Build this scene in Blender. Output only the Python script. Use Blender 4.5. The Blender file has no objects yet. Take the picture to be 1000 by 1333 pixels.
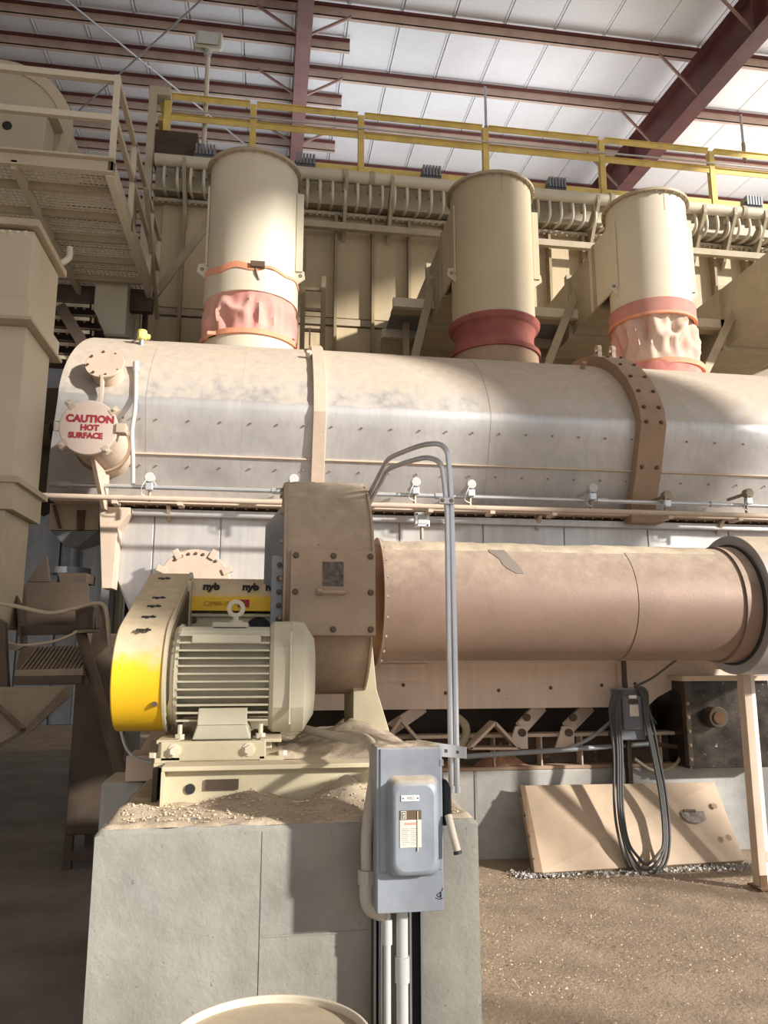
import bpy, math, random
from math import sin, cos, tan, pi, radians as R, sqrt, atan2
from mathutils import Vector as V, Matrix, noise
random.seed(7)
S = bpy.context.scene
COL = S.collection

# ------------------------------------------------------------------ camera
PHI, THETA, FOC, EYE = R(8.5), R(10.4), 1000.0, V((0, 0, 1.6))
cd = bpy.data.cameras.new('camera')
cam = bpy.data.objects.new('camera', cd)
COL.objects.link(cam)
cd.sensor_fit = 'HORIZONTAL'
cd.sensor_width = 36
cd.lens = 36 * FOC / 1000
cam.location = EYE
cam.rotation_euler = (pi / 2 + THETA, 0, -PHI)
S.camera = cam
FW = V((sin(PHI) * cos(THETA), cos(PHI) * cos(THETA), sin(THETA)))
RT = V((cos(PHI), -sin(PHI), 0))
UP = RT.cross(FW)

# ------------------------------------------------------------------ light
w = bpy.data.worlds.new('sky')
S.world = w
w.use_nodes = True
bg = w.node_tree.nodes['Background']
bg.inputs[0].default_value = (0.95, 0.96, 0.98, 1)
bg.inputs[1].default_value = 1.0
sd = bpy.data.lights.new('sun', 'SUN')
sd.energy = 7.0
sd.angle = R(2.2)
sd.color = (1.0, 0.94, 0.86)
sun = bpy.data.objects.new('sun', sd)
COL.objects.link(sun)
AZ, EL = R(52), R(19)          # comes in through the open side behind and right of the camera
sun.rotation_euler = V((sin(AZ) * cos(EL), -cos(AZ) * cos(EL), sin(EL))).to_track_quat('Z', 'Y').to_euler()
# added fill lamps without fixtures, aimed up to brighten the roof sheets
for nm, loc, tgt, en, col, sz in (('roof_fill_right', (10.5, 12.3, 9.0), (8.5, 13.0, 12), 180, (1, .93, .86), 2.6), ('roof_fill_middle', (4.6, 12.4, 9.0), (4.0, 13.2, 12), 85, (.92, .95, 1), 2.6), ('roof_fill_left', (.8, 12.5, 9.0), (-.5, 13.5, 12), 75, (.84, .91, 1), 2.6)):
    ad = bpy.data.lights.new(nm, 'AREA')
    ad.energy = en
    ad.color = col
    ad.size = sz
    ao = bpy.data.objects.new(nm, ad)
    COL.objects.link(ao)
    ao.location = loc
    ao.rotation_euler = (V(loc) - V(tgt)).to_track_quat('Z', 'Y').to_euler()
S.view_settings.view_transform = 'Standard'
S.view_settings.look = 'None'
S.view_settings.exposure = 0.13
S.view_settings.gamma = 1.0
S.view_settings.use_curve_mapping = False


# ------------------------------------------------------------------ helpers
def ray(x, y):
    return FW + RT * ((x - 500) / FOC) + UP * ((666.5 - y) / FOC)


def at(x, y, Y):
    d = ray(x, y)
    return EYE + d * (Y / d.y)


def atx(x, y, X):
    d = ray(x, y)
    return EYE + d * (X / d.x)


def atz(x, y, z):
    d = ray(x, y)
    return EYE + d * ((z - EYE.z) / d.z)


def wloc(o):
    p = V((0, 0, 0))
    while o is not None:
        p += o.location
        o = o.parent
    return p


class MB:
    def __init__(s):
        s.v = []
        s.f = []

    def add(s, vs, fs):
        n = len(s.v)
        s.v += [V(q) for q in vs]
        s.f += [[n + i for i in f] for f in fs]
        return s

    def box(s, a, b):
        x0, y0, z0 = a
        x1, y1, z1 = b
        return s.add([(x0, y0, z0), (x1, y0, z0), (x1, y1, z0), (x0, y1, z0), (x0, y0, z1), (x1, y0, z1), (x1, y1, z1), (x0, y1, z1)],
                     [(0, 3, 2, 1), (4, 5, 6, 7), (0, 1, 5, 4), (1, 2, 6, 5), (2, 3, 7, 6), (3, 0, 4, 7)])

    def prism(s, pts, off):
        pts = [V(p) for p in pts]
        off = V(off)
        n = len(pts)
        nrm = V((0, 0, 0))
        for i in range(n):
            nrm += (pts[i] - pts[0]).cross(pts[(i + 1) % n] - pts[0])
        if nrm.dot(off) > 0:
            pts = pts[::-1]
        vs = pts + [p + off for p in pts]
        fs = [list(range(n)), [2 * n - 1 - i for i in range(n)]]
        for i in range(n):
            j = (i + 1) % n
            fs.append([j, i, n + i, n + j])
        return s.add(vs, fs)

    def beam(s, a, b, w_, h, up=(0, 0, 1)):
        a, b, up = V(a), V(b), V(up)
        d = (b - a).normalized()
        sx = d.cross(up)
        if sx.length < 1e-4:
            sx = d.cross(V((1, 0, 0)))
        sx.normalize()
        u = sx.cross(d)
        sx *= w_ / 2
        u *= h / 2
        return s.prism([a - sx - u, a + sx - u, a + sx + u, a - sx + u], b - a)

    def cone(s, a, b, r0, r1, n=24, cap=True, twist=0):
        a, b = V(a), V(b)
        d = (b - a).normalized()
        u = d.orthogonal().normalized() if abs(d.z) > .9 else V((0, 0, 1)) - d * d.z
        u.normalize()
        t = d.cross(u)
        vs = []
        for c, r in ((a, r0), (b, r1)):
            for i in range(n):
                g = 2 * pi * i / n + twist
                vs.append(c + (u * cos(g) + t * sin(g)) * r)
        fs = [[i, (i + 1) % n, n + (i + 1) % n, n + i] for i in range(n)]
        if cap:
            fs += [list(range(n))[::-1], [n + i for i in range(n)]]
        return s.add(vs, fs)

    def cyl(s, a, b, r, n=24, cap=True, twist=0):
        return s.cone(a, b, r, r, n, cap, twist)

    def ring(s, a, b, r0, r1, n=48):
        """annular band: outer radius r1, inner r0, from a to b"""
        a, b = V(a), V(b)
        d = (b - a).normalized()
        u = d.orthogonal().normalized() if abs(d.z) > .9 else (V((0, 0, 1)) - d * d.z).normalized()
        t = d.cross(u)
        vs = []
        for c, r in ((a, r0), (a, r1), (b, r1), (b, r0)):
            for i in range(n):
                g = 2 * pi * i / n
                vs.append(c + (u * cos(g) + t * sin(g)) * r)
        fs = []
        for k in range(4):
            m = (k + 1) % 4
            for i in range(n):
                j = (i + 1) % n
                fs.append([k * n + i, k * n + j, m * n + j, m * n + i][::-1])
        for f in fs:
            f.reverse()
        return s.add(vs, fs)

    def loft(s, rings, close=True, cap=False):
        n = len(rings[0])
        vs = [p for r in rings for p in r]
        fs = []
        for k in range(len(rings) - 1):
            for i in range(n if close else n - 1):
                j = (i + 1) % n
                fs.append([k * n + i, k * n + j, (k + 1) * n + j, (k + 1) * n + i])
        if cap:
            fs += [list(range(n))[::-1], [(len(rings) - 1) * n + i for i in range(n)]]
        return s.add(vs, fs)

    def tube(s, pts, r, n=10, smooth=0):
        pts = [V(p) for p in pts]
        if smooth:
            out = []
            q = [pts[0] * 2 - pts[1]] + pts + [pts[-1] * 2 - pts[-2]]
            for i in range(1, len(q) - 2):
                for k in range(smooth):
                    t = k / smooth
                    a, b, c, d = q[i - 1], q[i], q[i + 1], q[i + 2]
                    out.append(0.5 * ((2 * b) + (c - a) * t + (2 * a - 5 * b + 4 * c - d) * t * t + (3 * b - a - 3 * c + d) * t ** 3))
            pts = out + [pts[-1]]
        rs = []
        u = None
        for i, p in enumerate(pts):
            d = (pts[min(i + 1, len(pts) - 1)] - pts[max(i - 1, 0)]).normalized()
            if u is None:
                u = d.orthogonal().normalized()
            u = (u - d * u.dot(d)).normalized()
            t = d.cross(u)
            rs.append([p + (u * cos(2 * pi * k / n) + t * sin(2 * pi * k / n)) * r for k in range(n)])
        return s.loft(rs, True, True)

    def grid(s, x0, x1, y0, y1, nx, ny, zf):
        vs = []
        for j in range(ny + 1):
            for i in range(nx + 1):
                x = x0 + (x1 - x0) * i / nx
                y = y0 + (y1 - y0) * j / ny
                vs.append((x, y, zf(x, y)))
        fs = [[j * (nx + 1) + i, j * (nx + 1) + i + 1, (j + 1) * (nx + 1) + i + 1, (j + 1) * (nx + 1) + i] for j in range(ny) for i in range(nx)]
        return s.add(vs, fs)

    def build(s, name, mat, parent=None, smooth=None, bevel=0, kind=None, label=None):
        o0 = wloc(parent) if parent else V((0, 0, 0))
        me = bpy.data.meshes.new(name)
        me.from_pydata([tuple(p - o0) for p in s.v], [], s.f)
        me.materials.append(mat)
        if smooth:
            for p in me.polygons:
                p.use_smooth = True
            me.set_sharp_from_angle(angle=R(smooth))
        me.update()
        o = bpy.data.objects.new(name, me)
        COL.objects.link(o)
        if parent:
            o.parent = parent
        if bevel:
            m = o.modifiers.new('b', 'BEVEL')
            m.width = bevel
            m.segments = 2
            m.limit_method = 'ANGLE'
            m.angle_limit = R(40)
        if kind:
            o['kind'] = kind
        if label:
            o['label'] = label
        return o


def thing(name, label, cat, loc=(0, 0, 0), group=None):
    o = bpy.data.objects.new(name, None)
    o.empty_display_size = .1
    o.location = loc
    COL.objects.link(o)
    tag(o, label, cat, group)
    return o


def tag(o, label, cat, group=None):
    o['label'] = label
    o['category'] = cat
    if group:
        o['group'] = group
    return o


def again(src, off, parent=None):
    """copy of a part (and of its own children), shifted by off"""
    c = src.copy()
    COL.objects.link(c)
    c.location = src.location + V(off)
    c.parent = parent or src.parent
    for ch in [k for k in KIDS(src)]:
        again(ch, (0, 0, 0), c)
    return c


def KIDS(o):
    return [k for k in COL.objects if k.parent is o]


def bolt(parent, p, d, r, mat, h=.5, name='bolt'):
    p, d = V(p), V(d).normalized()
    m = MB().cyl(p, p + d * r * .25, r * 1.5, 12)
    m.cyl(p + d * r * .25, p + d * r * (.25 + h * 2), r, 6)
    return m.build(name, mat, parent)


def put_text(name, body, size, loc, xdir, ydir, mat, parent, ext=.0015, bold=0.0, align='CENTER'):
    c = bpy.data.curves.new(name, 'FONT')
    c.body = body
    c.size = size
    c.extrude = ext
    c.offset = bold
    c.align_x = align
    c.align_y = 'CENTER'
    c.resolution_u = 3
    t = bpy.data.objects.new(name, c)
    COL.objects.link(t)
    dg = bpy.context.evaluated_depsgraph_get()
    me = bpy.data.meshes.new_from_object(t.evaluated_get(dg))
    bpy.data.objects.remove(t)
    x = V(xdir).normalized()
    y = V(ydir)
    y = (y - x * y.dot(x)).normalized()
    z = x.cross(y)
    o0 = wloc(parent) if parent else V((0, 0, 0))
    M = Matrix((x, y, z)).transposed().to_4x4()
    M.translation = V(loc) - o0
    me.transform(M)
    me.materials.clear()
    me.materials.append(mat)
    o = bpy.data.objects.new(name, me)
    COL.objects.link(o)
    o.parent = parent
    return o


# ------------------------------------------------------------------ materials
DUST = (0.48, 0.39, 0.29)
MATS = {}


def mat(name, col, rough=.6, metal=0., dust=0., dlo=.15, dhi=.8, dcol=DUST, var=.12, vscale=3., bump=.15, bscale=40., spots=0., scol=(.08, .05, .035), sscale=18., streak=0., film=0., sdet=6, streakcol=None):
    """procedural paint/metal/concrete: mottled base, dark chips, settled dust on upward faces, thin dust film"""
    m = bpy.data.materials.new(name)
    MATS[name] = m
    m.use_nodes = True
    nt = m.node_tree
    N, L = nt.nodes, nt.links
    b = N['Principled BSDF']
    tc = N.new('ShaderNodeTexCoord')
    geo = N.new('ShaderNodeNewGeometry')

    def noise_(scale, det=5, rough_=.6, vec=None):
        n = N.new('ShaderNodeTexNoise')
        n.inputs['Scale'].default_value = scale
        n.inputs['Detail'].default_value = det
        n.inputs['Roughness'].default_value = rough_
        L.new(vec or geo.outputs['Position'], n.inputs['Vector'])
        return n.outputs['Fac']

    def ramp(x, lo, hi, a=0., b_=1.):
        r = N.new('ShaderNodeMapRange')
        r.inputs['From Min'].default_value = lo
        r.inputs['From Max'].default_value = hi
        r.inputs['To Min'].default_value = a
        r.inputs['To Max'].default_value = b_
        L.new(x, r.inputs['Value'])
        return r.outputs['Result']

    def mix(f, a, c):
        x = N.new('ShaderNodeMix')
        x.data_type = 'RGBA'
        if isinstance(f, float):
            x.inputs[0].default_value = f
        else:
            L.new(f, x.inputs[0])
        for i, q in ((6, a), (7, c)):
            if isinstance(q, tuple):
                x.inputs[i].default_value = (*q, 1)
            else:
                L.new(q, x.inputs[i])
        return x.outputs[2]

    def math_(op, a, c):
        x = N.new('ShaderNodeMath')
        x.operation = op
        x.use_clamp = op in ('MULTIPLY', 'ADD', 'MAXIMUM')
        for i, q in ((0, a), (1, c)):
            if isinstance(q, (int, float)):
                x.inputs[i].default_value = q
            else:
                L.new(q, x.inputs[i])
        return x.outputs[0]

    n1 = noise_(vscale)
    dark = tuple(c * (1 - var * 1.6) for c in col)
    lite = tuple(min(1, c * (1 + var)) for c in col)
    c = mix(ramp(n1, .3, .7), dark, lite)
    rgh = rough
    if streak:
        mp = N.new('ShaderNodeMapping')
        mp.inputs['Scale'].default_value = (9, 9, .5)
        L.new(geo.outputs['Position'], mp.inputs['Vector'])
        ns = noise_(2.2, 6, .65, mp.outputs[0])
        c = mix(math_('MULTIPLY', ramp(ns, .42, .75), streak), c, streakcol or tuple(q * .55 for q in col))
    metal_f = metal
    mf = None
    if film:
        nf = ramp(noise_(1.1, 5, .6), .25, .75, 0., 1.)
        mf = math_('MULTIPLY', nf, film)
        c = mix(mf, c, dcol)
    if spots:
        sp = ramp(noise_(sscale, sdet, .7), .70 - spots * .12, .73 - spots * .12)
        c = mix(sp, c, scol)
    if dust:
        sz = N.new('ShaderNodeSeparateXYZ')
        L.new(geo.outputs['Normal'], sz.inputs[0])
        nz = math_('ADD', sz.outputs[2], 0.)
        nd = ramp(noise_(7., 6, .7), .3, .7, -.18, .18)
        x = N.new('ShaderNodeMath')
        x.operation = 'ADD'
        L.new(sz.outputs[2], x.inputs[0])
        L.new(nd, x.inputs[1])
        df = math_('MULTIPLY', ramp(x.outputs[0], dlo, dhi), dust)
        dc = mix(ramp(noise_(14., 6, .7), .3, .7), tuple(q * .86 for q in dcol), tuple(min(1, q * 1.12) for q in dcol))
        c = mix(df, c, dc)
        mf = math_('MAXIMUM', df, mf) if mf is not None else df
    L.new(c, b.inputs['Base Color'])
    if mf is not None:
        L.new(ramp(mf, 0, 1, metal, 0.), b.inputs['Metallic'])
        L.new(ramp(mf, 0, 1, rough, .92), b.inputs['Roughness'])
    else:
        b.inputs['Metallic'].default_value = metal
        b.inputs['Roughness'].default_value = rough
    b.inputs['Specular IOR Level'].default_value = .35
    if bump:
        bp = N.new('ShaderNodeBump')
        bp.inputs['Strength'].default_value = bump
        bp.inputs['Distance'].default_value = .01
        L.new(noise_(bscale, 6, .65), bp.inputs['Height'])
        L.new(bp.outputs[0], b.inputs['Normal'])
    return m


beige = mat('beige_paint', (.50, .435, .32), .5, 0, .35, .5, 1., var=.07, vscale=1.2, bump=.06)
cream = mat('cream_paint', (.60, .545, .425), .5, 0, .3, .5, 1., var=.05, vscale=1.5, bump=.05)
panelm = mat('panel_paint', (.50, .405, .26), .5, 0, .4, .5, 1., var=.08, vscale=.9, bump=.05, streak=.25)
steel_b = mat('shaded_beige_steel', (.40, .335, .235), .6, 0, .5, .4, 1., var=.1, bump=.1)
galv = mat('galvanised_cladding', (.62, .62, .63), .40, .82, .93, .15, .60, dcol=(.50, .42, .33), var=.12, vscale=1.6, bump=.05, streak=.35, film=.35)
galv2 = mat('galvanised_skirt', (.60, .60, .61), .36, .8, .9, .2, .7, dcol=(.50, .42, .33), var=.12, vscale=1.4, bump=.05, streak=.4, film=.5)
tan_p = mat('dusty_pink_tan_steel', (.58, .46, .36), .7, 0, .6, .3, .9, dcol=(.53, .43, .33), var=.08, vscale=2.5, bump=.1, spots=.35, scol=(.25, .15, .09), streak=.2)
collarm = mat('brown_dusty_strap', (.34, .235, .155), .7, 0, .7, .35, .9, dcol=(.44, .33, .23), var=.1, bump=.1)
fanm = mat('fan_brown_dust', (.38, .285, .21), .8, 0, .85, .1, .9, dcol=(.50, .40, .295), var=.14, vscale=3, bump=.3, bscale=60, spots=.3, scol=(.13, .08, .05))
ductm = mat('duct_brown_dust', (.235, .165, .13), .5, .2, .88, .12, 1.0, dcol=(.46, .375, .29), var=.1, vscale=2.2, bump=.12, bscale=60, streak=.2, streakcol=(.33, .20, .12))
rustm = mat('rusty_dark_ring', (.16, .085, .045), .8, .2, .4, .3, 1., var=.25, bump=.2)
motorm = mat('motor_cream', (.54, .50, .38), .5, 0, .55, .3, 1., dcol=(.58, .51, .37), var=.06, bump=.1)
basem = mat('base_cream', (.54, .48, .33), .5, 0, .8, .4, .95, dcol=(.56, .46, .33), var=.1, bump=.15, spots=.25, scol=(.3, .22, .1))
yellow = mat('yellow_guard', (.82, .50, .02), .38, 0, .97, .13, .5, dcol=(.60, .49, .34), var=.06, bump=.06, spots=.15)
yrail = mat('yellow_rail', (.72, .54, .17), .5, 0, .75, .4, .95, dcol=(.62, .52, .34), var=.12, vscale=5, bump=.1, spots=.2)
conc = mat('block_concrete', (.315, .315, .29), .9, 0, 0, dcol=(.25, .225, .175), var=.24, vscale=2.0, bump=.5, bscale=24, spots=.05, scol=(.17, .155, .13), sscale=36, sdet=3, film=.6)
conc2 = mat('curb_concrete', (.36, .37, .365), .85, 0, .8, .5, .95, var=.2, vscale=3, bump=.3, spots=.3, scol=(.2, .16, .12), film=.35)
dustm = mat('settled_dust', (.50, .41, .305), .95, 0, 0, var=.2, vscale=6, bump=.6, bscale=50, spots=.3, scol=(.72, .62, .48), sscale=30)
floor_m = mat('dusty_floor', (.39, .30, .215), .9, 0, 0, dcol=(.30, .225, .16), film=.6, var=.2, vscale=3.2, bump=1., bscale=40, spots=.62, scol=(.53, .44, .335), sscale=48)
floor_d = mat('shaded_floor_tone', (.24, .205, .175), .6, 0, 0, var=.22, vscale=1.5, bump=.2, streak=.2)  # left floor colour, darkened to stand for the shade there
grainm = mat('spilled_grain', (.58, .46, .32), .9, 0, 0, var=.2, vscale=9, bump=0)
zinc = mat('zinc_conduit', (.60, .62, .65), .38, .75, .6, .3, .9, var=.08, bump=.03)
pvc = mat('grey_conduit', (.50, .51, .50), .5, 0, .4, .4, 1., var=.05, bump=.03)
flexm = mat('dusty_flex', (.44, .41, .36), .7, 0, .8, .2, .9, var=.1, bump=.1)
gboxm = mat('blue_grey_enclosure', (.235, .275, .33), .45, .15, .85, .3, .9, var=.13, vscale=7, bump=.06, spots=.1, film=.15)
dboxm = mat('dark_grey_enclosure', (.13, .14, .16), .5, .1, .7, .3, .9, var=.1, bump=.05)
black = mat('black_rubber', (.025, .025, .027), .6, 0, .35, .4, 1., var=.1, bump=.05)
cablem = mat('black_cable', (.07, .07, .07), .6, 0, .3, .4, 1., var=.1, bump=0)
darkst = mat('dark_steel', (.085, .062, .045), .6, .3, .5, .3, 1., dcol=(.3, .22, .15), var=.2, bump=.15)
brownst = mat('brown_dim_steel', (.085, .06, .042), .7, .1, .5, .4, 1., dcol=(.24, .18, .12), var=.2, bump=.15)  # brown steel, darkened further to paint in shade around the screener
oilm = mat('oily_black_plate', (.075, .065, .055), .25, .6, .5, .5, 1., var=.45, vscale=5, bump=.2, spots=.5, scol=(.5, .48, .45), sscale=30)
boltm = mat('bolt_steel', (.34, .27, .20), .55, .4, .5, .4, 1., var=.1, bump=0)
boltd = mat('dark_bolt', (.13, .09, .06), .6, .3, .3, .4, 1., var=.1, bump=0)
boltl = mat('pale_bolt', (.66, .60, .46), .5, 0, .2, .5, 1., var=.05, bump=0)
roofm = mat('roof_sheet', (.76, .76, .77), .45, .0, 0, var=.06, vscale=.7, bump=.04, streak=.18)
purl = mat('dusty_purlin', (.50, .37, .30), .7, 0, 0, var=.12, bump=.05)
redst = mat('red_oxide_steel', (.12, .042, .036), .5, .0, .5, .5, 1., dcol=(.4, .27, .2), var=.15, bump=.05)
redlip = mat('red_purlin_lip', (.12, .035, .03), .6, 0, 0, var=.1, bump=0)
boot_r = mat('red_fabric', (.28, .09, .075), .8, 0, .4, .2, .9, dcol=(.42, .27, .21), var=.15, vscale=6, bump=.1)
boot_p = mat('faded_pink_fabric', (.66, .23, .20), .85, 0, .45, .1, .8, dcol=(.68, .52, .43), var=.2, vscale=4, bump=.15, film=.6)
boot_w = mat('dusty_white_pink_fabric', (.60, .28, .24), .85, 0, .3, .1, .8, dcol=(.66, .57, .45), var=.2, vscale=3, bump=.15, film=1.35)
orange = mat('orange_strap', (.74, .24, .12), .7, 0, .4, .4, 1., dcol=(.7, .52, .38), var=.15, vscale=14, bump=.05, film=.6)
ringp = mat('pink_band', (.62, .24, .20), .8, 0, .3, .5, 1., var=.2, vscale=8, bump=.05)
wallm = mat('wall_sheet', (.36, .37, .39), .6, .1, 0, var=.08, bump=.05, streak=.2)
bluegr = mat('blue_grey_sheet', (.26, .28, .30), .5, .4, .3, .4, 1., var=.15, bump=.05, streak=.3)
white = mat('white_label', (.80, .79, .74), .6, var=.03, bump=0)
paper = mat('dusty_paper', (.60, .57, .50), .7, var=.08, vscale=20, bump=0)
ink = mat('black_ink', (.02, .02, .02), .6, var=.0, bump=0)
redink = mat('red_stencil', (.40, .03, .05), .7, var=.12, vscale=20, bump=0)
hatchm = mat('hatch_cover_paint', (.68, .56, .48), .6, 0, .3, .5, 1., dcol=(.6, .48, .38), var=.05, bump=.06)
lampglass = mat('lamp_lens', (.62, .64, .60), .25, 0, .3, .4, 1., var=.03, bump=0)
valvey = mat('yellow_valve', (.75, .66, .16), .5, 0, .2, .5, 1., var=.1, bump=.05)
shiny = mat('scratched_plate', (.30, .26, .23), .5, .3, var=.35, vscale=30, bump=.2)

# ------------------------------------------------------------------ setting
fl = MB().grid(-14, 16, -16, 24, 60, 80, lambda x, y: .012 * noise.noise(V((x * .7, y * .7, 0)))).build('floor', floor_m, None, 60)
fl['kind'] = 'structure'
fl.location.z = -.012

dark_fl = MB().grid(-6.5, -.3, 1.0, 14, 12, 20, lambda x, y: .008)
dark_fl = dark_fl.build('shaded_floor', floor_d, fl)  # darker sheet that paints shade onto the left floor

ROOF0, SL = 10.95, .08
RZ = lambda y: ROOF0 + SL * y
ceil = MB().prism([(-11, 8.6, RZ(8.6) + .1), (-11, 23, RZ(23) + .1), (-11, 23, RZ(23) + .25), (-11, 8.6, RZ(8.6) + .25)], (27, 0, 0)).build('ceiling', roofm)
ceil['kind'] = 'structure'
x = -11.0
PW = .86
src = None
while x < 15.9:
    if src is None:
        src = MB()
        a, b_ = x, x + PW
        # standing-seam sheet: flat pan with a raised rib along one edge
        src.prism([(a + .012, 8.6, RZ(8.6) + .03), (b_ - .05, 8.6, RZ(8.6) + .03), (b_ - .035, 8.6, RZ(8.6) + .015), (b_ - .012, 8.6, RZ(8.6) + .015), (b_, 8.6, RZ(8.6) + .08), (a + .012, 8.6, RZ(8.6) + .08)], (0, 14.4, 14.4 * SL))
        src = src.build('roof_panel', roofm, ceil)
    else:
        again(src, (x + 11, 0, 0))
    x += PW
fr = MB().prism([(-8, -14, 10.6), (12, -14, 10.6), (12, 8.55, RZ(8.6) + .05), (-8, 8.55, RZ(8.6) + .05)], (0, 0, .1)).build('front_bay_deck', roofm, ceil)
RX1, RX2 = .36, 7.05


def purlin(y, x0, x1):
    z = RZ(y) - .02
    p = MB()
    p.box((x0, y, z - .21), (x1, y + .012, z))
    p.box((x0, y, z - .21), (x1, y + .07, z - .195))
    o = p.build('purlin', purl, ceil)
    q = MB().box((x0, y - .035, z - .045), (x1, y + .0, z))
    q.build('top_flange', redlip, o)
    return o


yy = 9.1
while yy < 22:
    purlin(yy, RX1 - .0, 16)
    yy += 1.5
yy = 9.1
while yy < 22:
    purlin(yy - .0, -11, RX1)
    purlin(yy + .75, -11, RX1 + .75)
    yy += 1.5


braceM = mat('dusty_brace', (.30, .19, .16), .7, 0, 0, var=.12, bump=0)
redd = mat('dusty_red_rafter', (.20, .105, .095), .6, 0, 0, var=.12, bump=.04)


def rafter(x, w_, d, y0, y1):
    r = MB()
    z0, z1 = RZ(y0) - .22, RZ(y1) - .22
    sl = (0, y1 - y0, z1 - z0)
    r.prism([(x - w_ / 2, y0, z0), (x + w_ / 2, y0, z0), (x + w_ / 2, y0, z0 - .02), (x - w_ / 2, y0, z0 - .02)], sl)
    r.prism([(x - w_ / 2, y0, z0 - d), (x + w_ / 2, y0, z0 - d), (x + w_ / 2, y0, z0 - d - .02), (x - w_ / 2, y0, z0 - d - .02)], sl)
    r.prism([(x - .008, y0, z0), (x + .008, y0, z0), (x + .008, y0, z0 - d), (x - .008, y0, z0 - d)], sl)
    o = r.build('rafter', redst if x > 3 else redd, ceil)
    y = 9.1
    while y < y1 - 1:
        for s in (-1, 1):
            MB().beam((x + s * .75, y, RZ(y) - .2), (x + s * .05, y, RZ(y) - .2 - d), .035, .035).build('flange_brace', braceM, o)
        y += 1.5
    for k in range(3):
        y = 9 + k * 4
        MB().box((x - w_ / 2, y, RZ(y) - .22 - d), (x + w_ / 2, y + .02, RZ(y) - .22)).build('stiffener', redst, o)
    return o


rafter(RX1 - .05, .24, .45, 8.6, 22.5)
rafter(RX2, .30, .75, 8.6, 22.5)
rafter(-6.6, .26, .5, 8.6, 22.5)


def atroof(px, py, drop=.35):
    d = ray(px, py)
    t = (ROOF0 - drop - EYE.z) / (d.z - SL * d.y)
    return EYE + d * t


for a, b_ in (((86, 0), (322, 190)), ((262, 0), (72, 172))):
    p, q = atroof(*a), atroof(*b_)
    dd = (q - p)
    MB().cyl(p - dd * .4, q + dd * .3, .016, 8).build('brace_rod', zinc, ceil)
wb = MB().box((-11, 22.8, 0), (16, 23, RZ(23))).build('wall_back', wallm)
wb['kind'] = 'structure'
wl = MB().prism([(-8.2, -14, 0), (-8.2, 23, 0), (-8.2, 23, RZ(23)), (-8.2, -14, RZ(4))], (.2, 0, 0)).build('wall_left', wallm)
wl['kind'] = 'structure'
for k in range(8):
    g = MB().box((-8, -14, 1.2 + k * 1.2), (-7.85, 22.8, 1.4 + k * 1.2)).build('girt', purl, wl)

# ------------------------------------------------------------------ dust collector behind
brownst2 = mat('dim_rib', (.30, .23, .145), .6, 0, 0, var=.1, bump=.05)  # ribs coloured darker to carry their shaded side
dc = thing('dust_collector', 'huge tan ribbed dust collector housing behind the three stacks', 'dust collector', (3.4, 10.5, 0))
DX0, DX1 = -1.8, 9.2
ribx = [DX0 + .12]
xx = -1.35
while xx < DX1:
    ribx.append(xx)
    xx += .548
MB().box((DX0, 10.56, 3.2), (DX1, 13.4, 8.62)).build('housing', panelm, dc)
for i in range(len(ribx) - 1):
    a, b_ = ribx[i] + .012, ribx[i + 1] - .012
    MB().box((a, 10.515, 6.42), (b_, 10.57, 8.0)).build('wall_panel', panelm, dc, bevel=.006)
    MB().box((a, 10.50, 6.30), (b_, 10.60, 6.40)).build('panel_ledge', steel_b, dc)
    MB().box((a, 10.53, 3.3), (b_, 10.58, 6.28)).build('wall_panel', panelm, dc, bevel=.006)
r0 = MB().box((ribx[1] - .02, 10.38, 3.3), (ribx[1] + .02, 10.56, 8.0)).build('rib', brownst2, dc)
for xr in ribx[2:]:
    again(r0, (xr - ribx[1], 0, 0))
MB().box((DX0, 10.53, 8.17), (DX1, 10.57, 8.6)).build('valve_plate', cream, dc)
MB().box((DX0, 10.42, 8.0), (DX1, 10.56, 8.05)).build('top_flange', beige, dc)
MB().box((DX0, 10.36, 8.13), (DX1, 10.5, 8.17)).build('upper_flange', beige, dc)
fb = MB()
for k in range(120):
    fb.cyl((DX0 + .05 + k * .092, 10.40, 7.95), (DX0 + .05 + k * .092, 10.40, 8.0), .018, 6)
fb.build('flange_bolts', steel_b, dc, kind='stuff')
MB().box((.2, 10.2, 7.66), (5.2, 10.28, 7.76)).build('stiffener_rail', steel_b, dc)
MB().box((5.5, 10.2, 7.72), (DX1, 10.28, 7.82)).build('stiffener_rail', steel_b, dc)
# header pipe + bent blow pipes
HY, HZ = 10.12, 8.44
hp = MB().cyl((DX0 + .05, HY, HZ), (DX1, HY, HZ), .088, 20).build('header_pipe', cream, dc, 40)
for xk in (.9, 1.3, 5.0, 7.2):
    MB().cyl((xk, HY, HZ), (xk + .07, HY, HZ), .105, 20).build('coupling', steel_b, hp, 40)
bp = MB().tube([(0, HY + .02, HZ - .06), (0, HY + .0, HZ - .2), (0, HY + .01, HZ - .30), (0, HY + .08, HZ - .36), (0, HY + .2, HZ - .37), (0, 10.56, HZ - .3)], .024, 8, 3)
bp.v = [p + V((-1.62, 0, 0)) for p in bp.v]
bp = bp.build('blow_pipe', cream, dc, 50)
dv = MB().cyl((-1.62, HY + .06, HZ - .2), (-1.62, HY + .06, HZ - .10), .042, 10).build('diaphragm_valve', steel_b, bp, 40)
n = 0
k = 1
while -1.62 + k * .183 < DX1 - .1:
    again(bp, (k * .183, 0, 0))
    k += 1
for px in (170, 238, 448, 507, 770, 905, 944, 983):
    p = at(px, 240, 10.2)
    MB().prism([(p.x, 10.02, 8.46), (p.x, 10.02, 8.33), (p.x, 10.5, 7.62), (p.x, 10.5, 8.12)], (.05, 0, 0)).build('pipe_bracket', steel_b, dc)
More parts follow.
